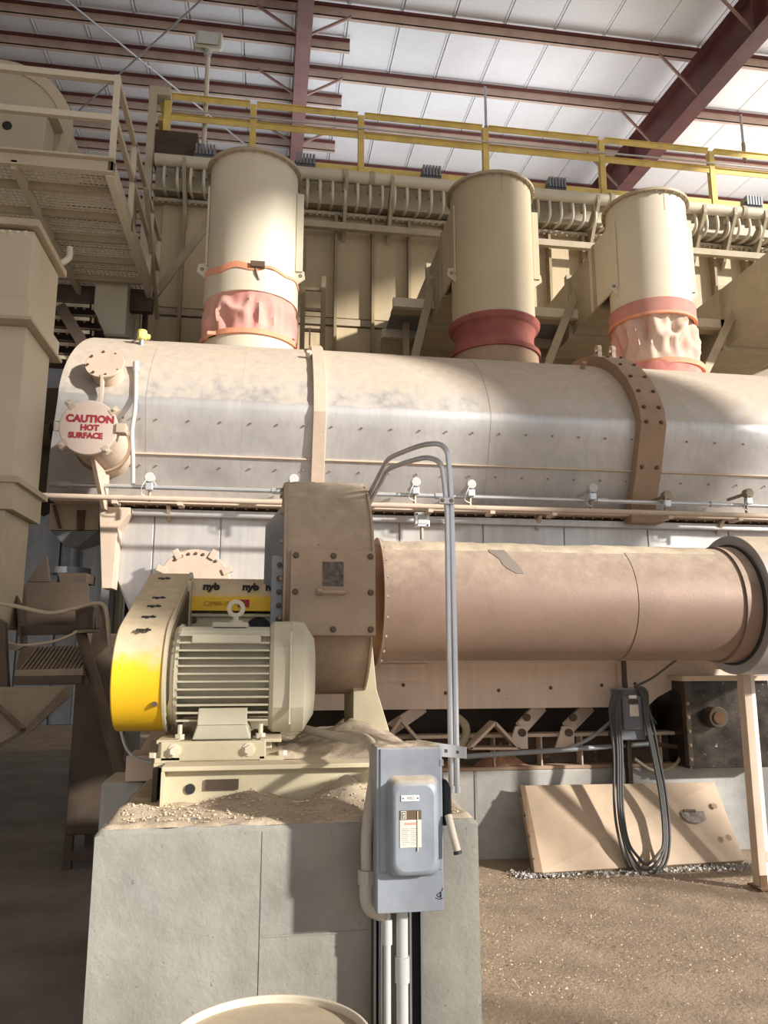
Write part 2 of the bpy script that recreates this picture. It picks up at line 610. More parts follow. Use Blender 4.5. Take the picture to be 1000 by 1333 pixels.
for px, py in ((268, 195), (397, 212), (560, 227), (722, 242), (976, 262)):
    p = at(px, py + 2, 10.25)
    o = MB().box((p.x - .15, 10.15, 8.57), (p.x + .15, 10.35, 8.66)).build('solenoid_block', dboxm, dc)
    for q in range(6):
        MB().box((p.x - .13 + q * .048, 10.12, 8.60), (p.x - .10 + q * .048, 10.3, 8.76)).build('solenoid', bluegr, o)
MB().box((DX0, 10.3, 8.62), (DX1, 13.4, 8.66)).build('walkway_grating', steel_b, dc)
# corner clutter at left end
MB().box((-1.85, 10.3, 8.66), (-1.2, 10.9, 9.05)).build('control_box', brownst, dc, bevel=.01)
MB().box((-1.9, 10.2, 3.0), (-1.8, 10.3, 9.6)).build('corner_post', beige, dc)

gr = thing('guardrail', 'yellow steel guardrail with toe board along the top of the dust collector', 'railing', (3.2, 10.4, 8.66))
pxs = [-1.66, -.42, 1.2, 3.15, 5.06, 6.95, 8.9]
for i, x in enumerate(pxs):
    o = MB()
    o.box((x - .045, 10.36, 8.6), (x - .035, 10.45, 9.66))
    o.box((x - .045, 10.355, 8.6), (x + .045, 10.365, 9.66))
    o.box((x + .035, 10.36, 8.6), (x + .045, 10.45, 9.66))
    o.build('post', yrail, gr)
    if i:
        a = pxs[i - 1]
        for nm, z in (('top_rail', 9.61), ('mid_rail', 9.27)):
            m = MB().box((a + .05, 10.365, z), (x - .05, 10.375, z + .085))
            m.box((a + .05, 10.34, z + .085), (x - .05, 10.40, z + .093))
            m.build(nm, yrail, gr)
        MB().box((a + .05, 10.37, 8.66), (x - .05, 10.38, 8.80)).build('toe_board', yrail, gr)
for nm, z in (('top_rail', 9.61), ('mid_rail', 9.27)):
    MB().box((-1.80, 10.4, z), (-1.73, 12.5, z + .085)).build(nm, yrail, gr)
MB().box((-1.92, 10.25, 9.58), (-1.60, 10.45, 9.72)).build('corner_cap', beige, gr, bevel=.02)

wp = MB().tube([(-1.6, 10.33, 9.42), (1.2, 10.33, 9.42), (3.1, 10.33, 9.40), (6, 10.33, 9.42), (9, 10.33, 9.42)], .014, 6).build('conduit_run', pvc, None, 40)
tag(wp, 'thin grey conduit clipped along the yellow guardrail mid rail', 'conduit')
# floodlight
p = at(272, 50, 10.5)
L0 = thing('floodlight', 'square floodlight on a white pole above the left end of the guardrail', 'floodlight', (p.x, 10.5, 8.7))
t = at(272, 72, 10.5)
MB().cyl((p.x, 10.5, 8.7), (p.x, 10.5, t.z), .035, 12).build('pole', cream, L0, 40)
h = MB().prism([(p.x - .2, 10.35, t.z), (p.x + .2, 10.35, t.z), (p.x + .2, 10.5, t.z + .42), (p.x - .2, 10.5, t.z + .42)], (0, .12, .04)).build('lamp_head', cream, L0, bevel=.02)
MB().prism([(p.x - .15, 10.345, t.z + .06), (p.x + .15, 10.345, t.z + .06), (p.x + .15, 10.465, t.z + .37), (p.x - .15, 10.465, t.z + .37)], (0, -.01, .0)).build('lens', lampglass, h)
MB().cyl((p.x, 10.43, t.z - .05), (p.x, 10.43, t.z + .03), .06, 12).build('bracket', zinc, L0)
for px, y0, y1, lb in ((631, 113, 168, 'thin upright whip pole rising from the guardrail above the middle stack'), (966, 150, 190, 'thin upright whip pole on the guardrail near the right edge')):
    a, b_ = at(px, y0, 10.45), at(px + 2, y1, 10.45)
    o = thing('whip_pole', lb, 'pole', (b_.x, 10.45, b_.z - .3))
    MB().cyl((b_.x, 10.45, b_.z - .3), (b_.x, 10.45, a.z), .022, 8).build('rod', zinc, o, 40)
    MB().cyl((b_.x, 10.45, b_.z - .3), (b_.x, 10.45, b_.z + .05), .03, 8).build('socket', steel_b, o, 40)

# ------------------------------------------------------------------ dryer housing (big tank)
dr = thing('dryer_housing', 'long dusty galvanised dryer housing with rounded top lying across the picture', 'dryer', (2.6, 7.3, 1.5))
PROF = [(6.50, 2.86), (6.335, 3.20), (6.19, 3.57), (6.21, 3.70), (6.28, 3.86), (6.40, 4.03), (6.57, 4.20), (6.80, 4.36), (7.1, 4.50), (7.45, 4.58), (7.9, 4.6), (8.4, 4.5), (8.9, 4.1), (9.1, 3.5), (8.8, 2.86)]
ENDPX = [(60, 640), (64, 600), (72, 556), (74, 540), (79, 520), (87, 500), (98, 481), (111, 466), (126, 453), (141, 446), (160, 446), (180, 446), (180, 446), (180, 446), (180, 446)]
ENDX = [at(px, py, P[0]).x for (px, py), P in zip(ENDPX, PROF)]
ENDX[10:] = [ENDX[9] + .0] * 5
SEAMS = [None, -1.03, -.26, .40, 1.16, 1.86, 2.58, 3.32, 4.14, 5.0, 5.9, 6.8]


def strip(prof_idx, xa, xb, th=.015, lift=0.):
    """curved sheet between two seams; xa None = left end outline"""
    idx = prof_idx

    def P(i, x, off):
        y, z = PROF[i]
        c = V((7.5, 3.4))
        d = (V((y, z)) - c).normalized() * off
        X = (ENDX[i] if x is None else x)
        return V((X, y + d.x, z + d.y))
    def fine(q):
        if len(q) < 3:
            return q
        q2 = [q[0] * 2 - q[1]] + q + [q[-1] * 2 - q[-2]]
        out = []
        for i in range(1, len(q2) - 2):
            for k in range(3):
                t = k / 3
                a, b, c, d = q2[i - 1:i + 3]
                out.append(0.5 * ((2 * b) + (c - a) * t + (2 * a - 5 * b + 4 * c - d) * t * t + (3 * b - a - 3 * c + d) * t ** 3))
        return out + [q[-1]]
    rings = [fine([P(i, xx_, lift) for i in idx]) + fine([P(i, xx_, lift - th) for i in idx])[::-1] for xx_ in (xa, xb)]
    return MB().loft(rings, True, True)


for i in range(len(SEAMS) - 1):
    a, b_ = SEAMS[i], SEAMS[i + 1]
    aa = None if a is None else a + .0005
    bb = b_ - .0005
    lift = .0025 if i % 2 else 0
    strip([1, 2, 3, 4, 5, 6, 7, 8, 9, 10, 11, 12], aa, bb, lift=lift).build('upper_sheet', galv, dr, 50)
    strip([0, 1], aa, bb, lift=lift * .6).build('lower_sheet', galv, dr, 24)
MB().loft([[V((ENDX[i] + .02, PROF[i][0] + .02, PROF[i][1] - .02)) for i in range(15)], [V((6.8, y + .02, z - .02)) for y, z in PROF]], True, True).build('inner_shell', galv, dr, 24)
MB().prism([(ENDX[1] + .5, 6.325, 3.195), (ENDX[1] + .5, 6.31, 3.20), (ENDX[1] + .5, 6.31, 3.212), (ENDX[1] + .5, 6.325, 3.217)], (8.1, 0, 0)).build('seam_trim', tan_p, dr)
rv = MB()
rr = random.Random(3)
for i in range(len(SEAMS) - 1):
    a = ENDX[1] + .55 if SEAMS[i] is None else SEAMS[i]
    b_ = SEAMS[i + 1]
    for q in range(3):
        x = a + (b_ - a) * (q + .35) / 3
        for (y, z) in ((6.318, 3.26), (6.36, 3.12), (6.21, 3.47)):
            rv.cone((x, y + .004, z), (x, y - .006, z), .010, .006, 8)
rv.build('rivets', boltm, dr, kind='stuff')


def strap(x0, x1, off, m, idxs, name='ring_strap', bolts=False, lugs=False):
    out = []
    for x in (x0, x1):
        o1, o2 = [], []
        for i in idxs:
            y, z = PROF[i]
            d = (V((y, z)) - V((7.5, 3.4))).normalized()
            o1.append(V((x, y + d.x * off, z + d.y * off)))
            o2.append(V((x, y - d.x * .0, z - d.y * .0)))
        out.append(o1 + o2[::-1])
    o = MB().loft(out, True, True).build(name, m, dr, 24, bevel=.004)
    if bolts:
        for i in idxs[:-2]:
            for s in (.1,):
                y, z = PROF[i]
                y2, z2 = PROF[i + 1]
                if s == .6 and i > 2:
                    continue
                q = V((y + (y2 - y) * s, z + (z2 - z) * s))
                d = (q - V((7.5, 3.4))).normalized()
                for x in (x0 + .05, x1 - .05):
                    bolt(o, (x, q.x + d.x * off, q.y + d.y * off), (0, d.x, d.y), .014, boltd)
    if lugs:
        for x in (x0 + .03, x1 - .06):
            y, z = 6.95, 4.50
            lg = MB()
            lg.box((x - .01, y - .04, z), (x + .03, y + .04, z + .09))
            lg.ring((x - .01, y, z + .12), (x + .03, y, z + .12), .022, .045, 16)
            lg.build('lifting_lug', tan_p, o, 40)
    return o


strap(.325, .435, .05, tan_p, list(range(0, 13)), bolts=False)
MB().box((.325, 7.2, 4.6), (.34, 7.24, 4.78)).build('ring_pin', darkst, dr)
strap(3.19, 3.43, .11, collarm, list(range(0, 13)), bolts=True, lugs=True)
MB().box((3.16, 6.30, 2.74), (3.46, 6.5, 2.86)).build('strap_foot', collarm, dr, bevel=.005)

# lower casing
cs = MB().prism([(-1.27, 6.52, 2.74), (-1.27, 6.52, 2.27), (-1.0, 6.52, 1.66), (7, 6.52, 1.66), (7, 6.52, 2.74)], (0, 2.2, 0)).build('lower_casing', galv2, dr, bevel=.01)
for a, b_ in ((-.95, -.42), (-.41, .42), (.43, 1.1), (1.11, 1.85), (1.86, 2.6), (2.61, 3.4), (3.41, 4.2), (4.21, 5.2), (5.21, 6.9)):
    MB().box((a, 6.50, 1.68), (b_, 6.525, 2.72)).build('casing_panel', galv2, cs, bevel=.004)
MB().prism([(-1.265, 6.525, 2.72), (-1.265, 6.525, 2.27), (-.98, 6.525, 1.7), (-.96, 6.525, 1.7), (-.96, 6.525, 2.72)], (0, -.025, 0)).build('casing_panel', galv2, cs, bevel=.004)
MB().box((-1.74, 6.34, 2.80), (7, 6.66, 2.86)).build('ledge_flange', tan_p, dr)
MB().box((-1.27, 6.44, 2.71), (7, 6.6, 2.77)).build('ledge_channel', galv2, dr, bevel=.004)
g0 = None
for px in (217, 552, 700, 936):
    p = at(px, 662, 6.42)
    MB().prism([(p.x, 6.38, 2.79), (p.x, 6.55, 2.79), (p.x, 6.55, 2.62)], (.03, 0, 0)).build('gusset', tan_p, dr)
fb = MB()
for k in range(90):
    fb.cyl((-1.2 + k * .09, 6.42, 2.78), (-1.2 + k * .09, 6.42, 2.875), .008, 6)
fb.build('ledge_bolts', boltm, dr, kind='stuff')
# left end support bracket under hatch
MB().prism([(-1.36, 6.3, 2.75), (-1.30, 6.3, 2.1), (-1.22, 6.3, 2.1), (-1.21, 6.3, 2.58), (-1.13, 6.3, 2.70), (-1.12, 6.3, 2.75)], (0, .2, 0)).build('end_bracket', tan_p, dr, bevel=.004)
# caution hatch
hc, hr = at(115, 556, 5.62), .205
hn = MB().cyl((hc.x, 5.66, hc.z), (hc.x, 6.45, hc.z), hr - .012, 48).build('hatch_nozzle', tan_p, dr, 30)
MB().ring((hc.x, 6.12, hc.z), (hc.x, 6.15, hc.z), hr - .01, hr + .01, 48).build('weld_band', collarm, hn)
hcv = MB().cyl((hc.x, 5.62, hc.z), (hc.x, 5.66, hc.z), hr, 48).build('hatch_cover', hatchm, dr, 30, bevel=.006)
for txt, dz, sz in (('CAUTION', .060, .074), ('HOT', -.005, .060), ('SURFACE', -.065, .058)):
    put_text('stencil_text', txt, sz, (hc.x + (.01 if txt != 'SURFACE' else -.015), 5.617, hc.z + dz), (1, 0, 0), (0, 0, 1), redink, hcv, .001, sz * .045)
for ang in (38, 130, 218, 310):
    a = R(ang)
    c = V((hc.x + cos(a) * (hr + .01), 5.64, hc.z + sin(a) * (hr + .01)))
    d = V((cos(a), 0, sin(a)))
    o = MB().beam(c - d * .035, c + d * .035, .05, .05, (0, 1, 0)).build('clamp', tan_p, hcv, bevel=.004)
    bolt(o, c + V((0, -.025, 0)) + d * .01, (0, -1, 0), .012, boltl)
MB().tube([(hc.x - hr, 5.64, hc.z + .04), (hc.x - hr - .035, 5.64, hc.z + .04), (hc.x - hr - .035, 5.64, hc.z - .03), (hc.x - hr, 5.64, hc.z - .03)], .006, 8).build('handle', tan_p, hcv)
MB().box((hc.x + hr - .01, 5.60, hc.z - .035), (hc.x + hr + .06, 5.70, hc.z + .035)).build('hinge_block', tan_p, hcv, bevel=.004)
MB().prism([(hc.x + .0, 5.75, hc.z - hr), (hc.x + .0, 6.3, hc.z - hr + .0), (hc.x + .0, 6.3, 2.72), (hc.x + .0, 6.2, 2.72)], (.03, 0, 0)).build('gusset_leg', tan_p, dr)
# tall round blind flange
bc = at(137, 475, 6.16)
nd = V((-.08, -.90, .42)).normalized()
o = MB().cyl(bc, bc - nd * .4, .125, 36).build('blind_nozzle', tan_p, dr, 30)
o2 = MB().cyl(bc, bc + nd * .02, .155, 36).build('blind_flange', tan_p, dr, 30, bevel=.004)
u_, v_ = V((1, 0, 0)), nd.cross(V((1, 0, 0)))
for k in range(8):
    a = k * pi / 4 + .2
    bolt(o2, bc + nd * .02 + (u_ * cos(a) + v_ * sin(a)) * .13, nd, .008, boltd)
MB().prism([(bc.x - .012, bc.y - .09, bc.z - .11), (bc.x - .012, bc.y - .01, bc.z - .13), (bc.x - .012, bc.y - .03, bc.z - .33)], (.02, 0, 0)).build('gusset', tan_p, dr)
# port on lower casing
pc = at(253, 762, 6.28)
o = MB().cyl((pc.x, 6.28, pc.z), (pc.x, 6.6, pc.z), .265, 48).build('port_nozzle', tan_p, dr, 30)
o2 = MB().cyl((pc.x, 6.24, pc.z), (pc.x, 6.28, pc.z), .285, 48).build('port_cover', tan_p, dr, 30, bevel=.005)
for ang in (25, 60, 120, 155):
    a = R(ang)
    c = V((pc.x + cos(a) * .28, 6.25, pc.z + sin(a) * .28))
    d = V((cos(a), 0, sin(a)))
    MB().beam(c - d * .04, c + d * .04, .05, .05, (0, 1, 0)).build('clamp', tan_p, o2, bevel=.004)
for k in range(7):
    a = R(50 + k * 13)
    bolt(o2, (pc.x + cos(a) * .25, 6.24, pc.z + sin(a) * .25), (0, -1, 0), .009, boltd)
# small fittings on the skin
for px, py, Y, m, nm in ((402, 470, 6.62, boltl, 'plug'), (757, 483, 6.75, collarm, 'plug')):
    p = at(px, py, Y)
    MB().cyl(p, p + V((0, -.08, .06)), .025, 10).build(nm, m, dr, 40)
# yellow head on stem
p = at(184, 455, 6.7)
o = thing('level_sensor', 'small yellow sensor head on a metal stem on the left top of the dryer', 'sensor', p)
MB().cyl(p - V((0, 0, .05)), p + V((0, 0, .09)), .022, 10).build('stem', zinc, o, 40)
hd = MB().cyl(p + V((0, 0, .09)), p + V((0, 0, .18)), .042, 8)
hd.cyl(p + V((-.03, -.03, .13)), p + V((.06, .03, .13)), .028, 8)
hd.build('head', valvey, o, bevel=.006)
o = MB().tube([at(184, 440, 6.75), at(160, 449, 6.8), at(150, 452, 6.75), at(148, 462, 6.55), at(160, 470, 6.45), at(175, 474, 6.4)], .006, 6, 4).build('sensor_wire', pvc, None, 60)
tag(o, 'thin wire looping from the yellow sensor to the upright conduit', 'wire')
vc = thing('upright_conduit', 'thin grey conduit climbing the dryer face right of the caution hatch', 'conduit', at(173, 638, 6.2))
MB().tube([at(177, 476, 6.28), at(176, 530, 6.12), at(172, 560, 6.12), at(173, 600, 6.15), at(173, 636, 6.2)], .017, 10, 4).build('pipe', pvc, vc, 60)
MB().cyl(at(177, 484, 6.26), at(177, 472, 6.30), .024, 10).build('end_fitting', pvc, vc, 40)

# conduits along the dryer front
cp = thing('upper_conduit_run', 'galvanised conduit running the length of the dryer just above the tan pipe', 'conduit', (2.4, 6.1, 2.9))
YC, ZC = 6.12, at(300, 637.5, 6.12).z
MB().cyl((at(65, 634, YC).x, YC, ZC), (6.8, YC, ZC), .018, 12).build('pipe', zinc, cp, 40)
for px in (82, 362, 574, 783, 930):
    x = at(px, 640, YC).x
    MB().cyl((x - .05, YC, ZC), (x + .05, YC, ZC), .026, 12).build('coupling', zinc, cp, 40)
tp = thing('lower_tan_pipe', 'tan dust coated pipe under the conduit along the dryer seam', 'pipe', (2.4, 6.0, 2.8))
YT = 5.95
ZT = at(300, 652, YT).z
MB().cyl((at(47, 647, YT).x, YT, ZT), (6.8, YT, ZT), .021, 12).build('pipe', tan_p, tp, 40)
for px in (150, 235, 560, 640, 720, 870, 960):
    x = at(px, 650, YT).x
    MB().box((x - .02, YT - .03, ZT - .05), (x + .02, YT + .12, ZT - .025)).build('support_clip', tan_p, tp)
names = [('leftmost sensor fitting on the conduit, under the caution hatch side', 195, 622), ('sensor fitting half hidden behind the fan top', 382, 624), ('sensor fitting on the conduit just left of the tall conduit bend', 541, 628), ('sensor fitting on the conduit just right of the tall conduit bend', 613, 631), ('sensor fitting on the conduit left of the brown strap foot', 771, 636), ('small sensor fitting just right of the brown strap foot', 868, 645), ('dark sensor fitting with wire loop at the right edge of the dryer', 974, 642)]
for lb, px, py in names:
    p = at(px, py, 6.05)
    o = thing('temperature_sensor', lb, 'sensor', p, 'sensor fittings along the dryer front')
    hm = boltm if px > 850 else pvc
    MB().cyl(p + V((0, .3, 0)), p + V((0, .03, 0)), .016, 10).build('probe', hm, o, 40)
    h_ = MB().cyl(p + V((0, -.03, .0)), p + V((0, .04, .0)), .04, 12).build('head', hm, o, 40, bevel=.006)
    MB().box(p + V((-.028, -.02, -.10)), p + V((.028, .03, -.04))).build('junction_tee', zinc, o, bevel=.006)
    MB().tube([p + V((-.02, -.03, -.02)), p + V((-.05, -.04, -.08)), p + V((-.055, 0, -.13)), p + V((0, .03, -.15))], .005, 6, 4).build('lead_wire', pvc, o, 60)
    MB().cyl(p + V((.0, .04, -.18)), p + V((0, .04, -.10)), .014, 8).build('nipple', boltm, o, 40)
p = at(549, 677, 6.1)
o = thing('junction_box', 'small square junction box hanging under the tan pipe beside the tall conduit', 'junction box', p)
MB().box(p + V((-.06, -.03, -.06)), p + V((.06, .03, .06))).build('box_body', zinc, o, bevel=.005)
MB().box(p + V((-.035, -.036, -.035)), p + V((.035, -.03, .035))).build('cover_plate', pvc, o)
for sx in (-.045, .045):
    for sz in (-.045, .045):
        bolt(o, p + V((sx, -.03, sz)), (0, -1, 0), .006, boltd, name='screw')
MB().cyl(p + V((0, 0, -.16)), p + V((0, 0, -.06)), .015, 8).build('lower_nipple', boltm, o, 40)
MB().tube([p + V((.06, 0, 0)), p + V((.12, 0, 0)), p + V((.19, 0, -.02)), p + V((.24, .0, -.12)), p + V((.25, 0, -.3))], .014, 8, 4).build('flex_tail', pvc, o, 60)

# ------------------------------------------------------------------ stacks
def stack(cx, cy, r, ptop, pboot0, pboot1, kind, label):
    zt = at(*ptop, cy - r).z
    zb0 = at(*pboot0, cy - r).z          # top of boot
    zb1 = at(*pboot1, cy - r).z          # bottom of boot
    zb = 4.40
    o = thing('exhaust_stack', label, 'exhaust stack', (cx, cy, 4.5), 'exhaust stacks on the dryer')
    c = lambda z: V((cx, cy, z))
    body = MB().cyl(c(zb0), c(zt), r, 64).build('stack_shell', cream if kind != 1 else steel_s, o, 40)
    fm = cream if kind != 1 else steel_s
    MB().ring(c(zt - .02), c(zt + .012), r - .01, r + .045, 64).build('top_flange', steel_b, o, 40)
    bt = MB()
    for k in range(28):
        a = 2 * pi * k / 28
        q = V((cx + cos(a) * (r + .03), cy + sin(a) * (r + .03), zt - .02))
        bt.cyl(q - V((0, 0, .02)), q, .01, 6)
    bt.build('flange_bolts', boltm, o, kind='stuff')
    MB().box((cx - .003, cy - r - .004, zt - .25), (cx + .003, cy - r + .01, zt)).build('weld_seam', fm, body)
    # side lugs
    for s in (-1, 1):
        q = V((cx + s * (r + .03), cy - .1, zt - (1.05 if kind != 0 else 1.15)))
        l = MB().prism([q + V((-.05 * s, 0, .08)), q + V((.05 * s, 0, .06)), q + V((.06 * s, 0, -.02)), q + V((-.04 * s, 0, -.10))], (0, .02, 0)).build('lug', fm, o)
        MB().ring(q + V((.01 * s, -.003, .01)), q + V((.01 * s, .0, .01)), .008, .018, 12).build('lug_eye', boltd, l)
    # boot: draped fabric, folds by noise
    rings = []
    nr, ns = 34, 96
    for i in range(nr + 1):
        t = i / nr
        z = zb1 + (zb0 - zb1) * t
        rg = []
        for k in range(ns):
            a = 2 * pi * k / ns
            env = sin(pi * t)
            if kind == 1:
                rad = r + .03 - .055 * sin(pi * min(1, t * 1.05)) + .01 * noise.noise(V((cos(a) * 2, sin(a) * 2, z * 3))) * env + (.02 if t > .82 else 0)
            else:
                bul = .015 * sin(pi * t) + .02 * (1 - t)
                q = V((cos(a) * 2.1 + kind * 5, sin(a) * 2.1, z * 1.6)) * (1 if kind == 0 else .85)
                f1 = noise.noise(q) + .55 * noise.noise(q * 2.3)
                f1 = abs(f1)
                amp = .12 if kind == 0 else .26
                rad = r + .012 + bul * env - env * (amp * f1) + .008 * env * sin(a * 9 + z * 16)
            rg.append(V((cx + cos(a) * rad + (0.035 if kind == 2 else 0) * (1 - t), cy + sin(a) * rad, z)))
        rings.append(rg)
    MB().loft(rings).build('flexible_boot', (boot_p, boot_r, boot_w)[kind], o, 70)
    if kind == 1:
        MB().ring(c(zb0 - .03), c(zb0 + .03), r, r + .022, 64).build('clamp_band', steel_s, o, 40)
        MB().ring(c(zb1 - .02), c(zb1 + .03), r, r + .045, 64).build('clamp_band', boot_r, o, 40)
        MB().cone(c(zb), c(zb1), r + .04, r + .02, 64, False).build('base_spigot', collarm, o, 40)
    elif kind == 2:
        MB().ring(c(zb0 - .1), c(zb0 + .06), r, r + .03, 64).build('clamp_band', boot_r2, o, 40)
        MB().ring(c(zb0 - .13), c(zb0 - .10), r, r + .036, 64).build('clamp_band', orange, o, 40)
        MB().ring(c(zb1 - .03) + V((.035, 0, 0)), c(zb1 + .03) + V((.035, 0, 0)), r, r + .05, 64).build('clamp_band', orange, o, 40)
        MB().cone(c(zb), c(zb1), r + .06, r + .04, 64, False).build('base_spigot', ringp, o, 40)
    else:
        MB().ring(c(zb0 - .02), c(zb0 + .22), r, r + .024, 64).build('canvas_cuff', cream, o, 40)
        sg = MB()
        rg = []
        for k in range(40):
            a = R(-160 + k * 3.6 * 1.1)
            z = zb0 + .23 - .0 * k + .015 * sin(k * .6)
            hgt = .032 if k < 22 else .014
            rg.append([V((cx + cos(a) * rr_, cy + sin(a) * rr_, z + hh)) for rr_, hh in ((r + .022, -hgt), (r + .034, -hgt), (r + .034, hgt), (r + .022, hgt))])
        sg.loft(rg, True, True).build('ratchet_strap', orange, o, 40)
        bk = MB().box((cx + .0, cy - r - .06, zb0 + .21), (cx + .14, cy - r - .01, zb0 + .27)).build('strap_buckle', boltd, o, bevel=.006)
        MB().tube([(cx + .05, cy - r - .03, zb0 + .22), (cx + .06, cy - r - .03, zb0 + .15), (cx + .09, cy - r - .02, zb0 + .09)], .012, 6, 3).build('strap_tail', boltm, o, 60)
        MB().ring(c(zb1 + .02), c(zb1 + .07), r, r + .05, 64).build('lower_strap', orange, o, 40)
        MB().cone(c(zb), c(zb1 + .03), r + .05, r + .025, 64, False).build('base_spigot', cream, o, 40)
        MB().box((cx - r + .06, cy - .40, zb1 + .02), (cx - r + .16, cy - .3, zb1 + .06)).build('strap_ratchet', orange, o, bevel=.01)
    # side cheek plates joining the duct
    zd0 = zt - 1.05 if kind != 0 else zt - 1.1
    for s in (-1, 1):
        MB().box((cx + s * (r + .0) - .012, cy - .12, zd0), (cx + s * (r + .0) + .012 + (.05 if s > 0 else 0), cy + .6, zt - .22)).build('cheek_plate', fm, o, bevel=.004)
    return zt, zd0


steel_s = mat('shaded_stack_paint', (.47, .40, .275), .5, 0, .3, .5, 1., var=.05, vscale=1.5, bump=.04)  # middle stack paint, its shade mixed into the colour
boot_r2 = mat('dusty_red_band', (.50, .20, .17), .8, 0, .4, .3, 1., dcol=(.62, .45, .36), var=.15, vscale=6, bump=.08, film=.3)
STK = [(-.262, 7.5, .455, (325, 195), (325, 376), (325, 438), 0, 'left exhaust stack with pink fabric boot tied by an orange ratchet strap'),
       (2.42, 7.85, .462, (640, 224), (640, 404), (640, 446), 1, 'middle exhaust stack, tinted olive for its shade, with smooth dark red flexible collar'),
       (4.33, 7.85, .455, (840, 245), (848, 392), (850, 468), 2, 'right exhaust stack with crumpled dusty white and pink fabric boot')]
for i, a in enumerate(STK):
    zt, zd0 = stack(*a)
    cx, cy, r = a[:3]
    lb = ('box duct running back from the left stack', 'box duct running back from the middle stack to the dust collector', 'box duct running back from the right stack to the dust collector')[i]
    o = thing('box_duct', lb, 'duct', (cx, 9.2, zd0), 'box ducts behind the stacks')
    x0, x1 = cx - r, cx + r
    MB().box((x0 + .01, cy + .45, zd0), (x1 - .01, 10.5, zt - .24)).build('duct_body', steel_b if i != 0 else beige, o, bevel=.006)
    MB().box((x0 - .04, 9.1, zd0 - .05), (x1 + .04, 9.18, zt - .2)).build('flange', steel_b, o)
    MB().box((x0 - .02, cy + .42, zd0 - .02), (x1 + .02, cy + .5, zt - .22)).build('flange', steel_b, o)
# fourth duct, its stack is outside the picture
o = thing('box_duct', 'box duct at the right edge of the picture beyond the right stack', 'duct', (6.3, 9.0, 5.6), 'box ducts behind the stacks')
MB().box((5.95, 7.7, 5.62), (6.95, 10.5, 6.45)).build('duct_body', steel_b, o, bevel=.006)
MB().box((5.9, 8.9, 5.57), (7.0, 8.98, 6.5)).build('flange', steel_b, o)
# braces
for (a, b_, lb) in (((565, 362, 9.0), (540, 465, 8.6), 'slanting flat brace left of the middle stack'), ((752, 376, 9.0), (714, 472, 8.6), 'slanting flat brace between the middle and right stacks'), ((965, 386, 8.8), (912, 498, 8.4), 'slanting flat brace right of the right stack'), ((203, 382, 9.3), (282, 276, 9.3), 'broad diagonal brace plate left of the left stack')):
    p, q = at(*a), at(*b_)
    wd = .10 if a[0] != 205 else .2
    o = thing('brace', lb, 'brace', q, 'braces around the box ducts')
    MB().cyl(q + V((0, -.01, -.02)), q + V((0, .05, -.02)), .05, 12).build('lower_pin', beige, o)
    MB().beam(q, p, wd, .03, (0, 1, 0)).build('bar', steel_b if a[0] != 205 else brownst2, o, bevel=.003)
    MB().cyl(p + V((0, -.04, 0)), p + V((0, .02, 0)), .05, 12).build('pin_plate', beige, o)
    bolt(o, p + V((0, -.04, 0)), (0, -1, 0), .014, boltd)
# support deck behind stacks
sd_ = thing('duct_support_deck', 'pale underside deck and cross beams carrying the box ducts behind the stacks', 'deck', (5, 9.6, 5.6))
zz = at(560, 400, 8.95).z
for a, b_ in ((1.5, 3.1), (3.2, 5.1), (5.2, 7.8)):
    MB().box((a, 8.95, zz + .08), (b_, 10.0, zz + .1)).build('deck_plate', bluegr, sd_)
    MB().box((a - .05, 8.9, zz - .04), (b_ + .05, 8.98, zz + .08)).build('cross_beam', cream, sd_)
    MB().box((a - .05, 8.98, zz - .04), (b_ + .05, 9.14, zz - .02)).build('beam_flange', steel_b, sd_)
    MB().box((a - .05, 9.86, zz - .04), (b_ + .05, 9.94, zz + .08)).build('cross_beam', cream, sd_)
    MB().box((a - .05, 9.94, zz - .3), (b_ + .05, 10.02, zz - .04)).build('dark_backing', brownst2, sd_)
    MB().box((a + .2, 9.6, 4.4), (a + .28, 9.68, zz + .08)).build('leg', steel_b, sd_)
lr = thing('pipe_ladder', 'narrow steel ladder rail frame just right of the left stack', 'ladder', (.42, 9.2, 4.4))
for s in (0, .26):
    MB().box((.30 + s, 9.2, 4.3), (.36 + s, 9.26, 6.9 - s * 2)).build('ladder_stile', brownst2, lr)
for k in range(7):
    MB().box((.36, 9.22, 4.5 + k * .28), (.56, 9.25, 4.54 + k * .28)).build('rung', brownst2, lr)
MB().box((-.86, 9.1, 4.3), (-.76, 9.2, 6.5)).build('frame_post', steel_b, lr)

# ------------------------------------------------------------------ dryer base: beam, springs, curb
beamM = mat('pale_pink_beam', (.74, .60, .50), .7, 0, .3, .5, 1., dcol=(.6, .48, .38), var=.08, vscale=1.2, bump=.08, spots=.3, scol=(.4, .28, .2), streak=.3, streakcol=(.5, .36, .26))
bm = thing('dryer_base_beam', 'pinkish tan base beam under the big brown duct', 'beam', (2.2, 6.3, 1.13))
m = MB().prism([(-.6, 6.3, 1.52), (-.6, 6.3, 1.15), (3.20, 6.3, 1.15), (3.30, 6.3, 1.23), (3.58, 6.3, 1.36), (4.3, 6.3, 1.38), (4.3, 6.3, 1.52)], (0, .35, 0)).build('web', beamM, bm, bevel=.005)
MB().box((-.6, 6.2, 1.52), (4.6, 6.66, 1.55)).build('top_flange', tan_p, bm)
MB().box((-.6, 6.18, 1.585), (3.6, 6.66, 1.61)).build('upper_rail', brownst, bm)
MB().box((.62, 6.285, 1.37), (1.30, 6.31, 1.515)).build('splice_plate', beamM, bm, bevel=.003)
MB().box((2.93, 6.288, 1.16), (2.945, 6.31, 1.515)).build('web_seam', tan_p, bm)
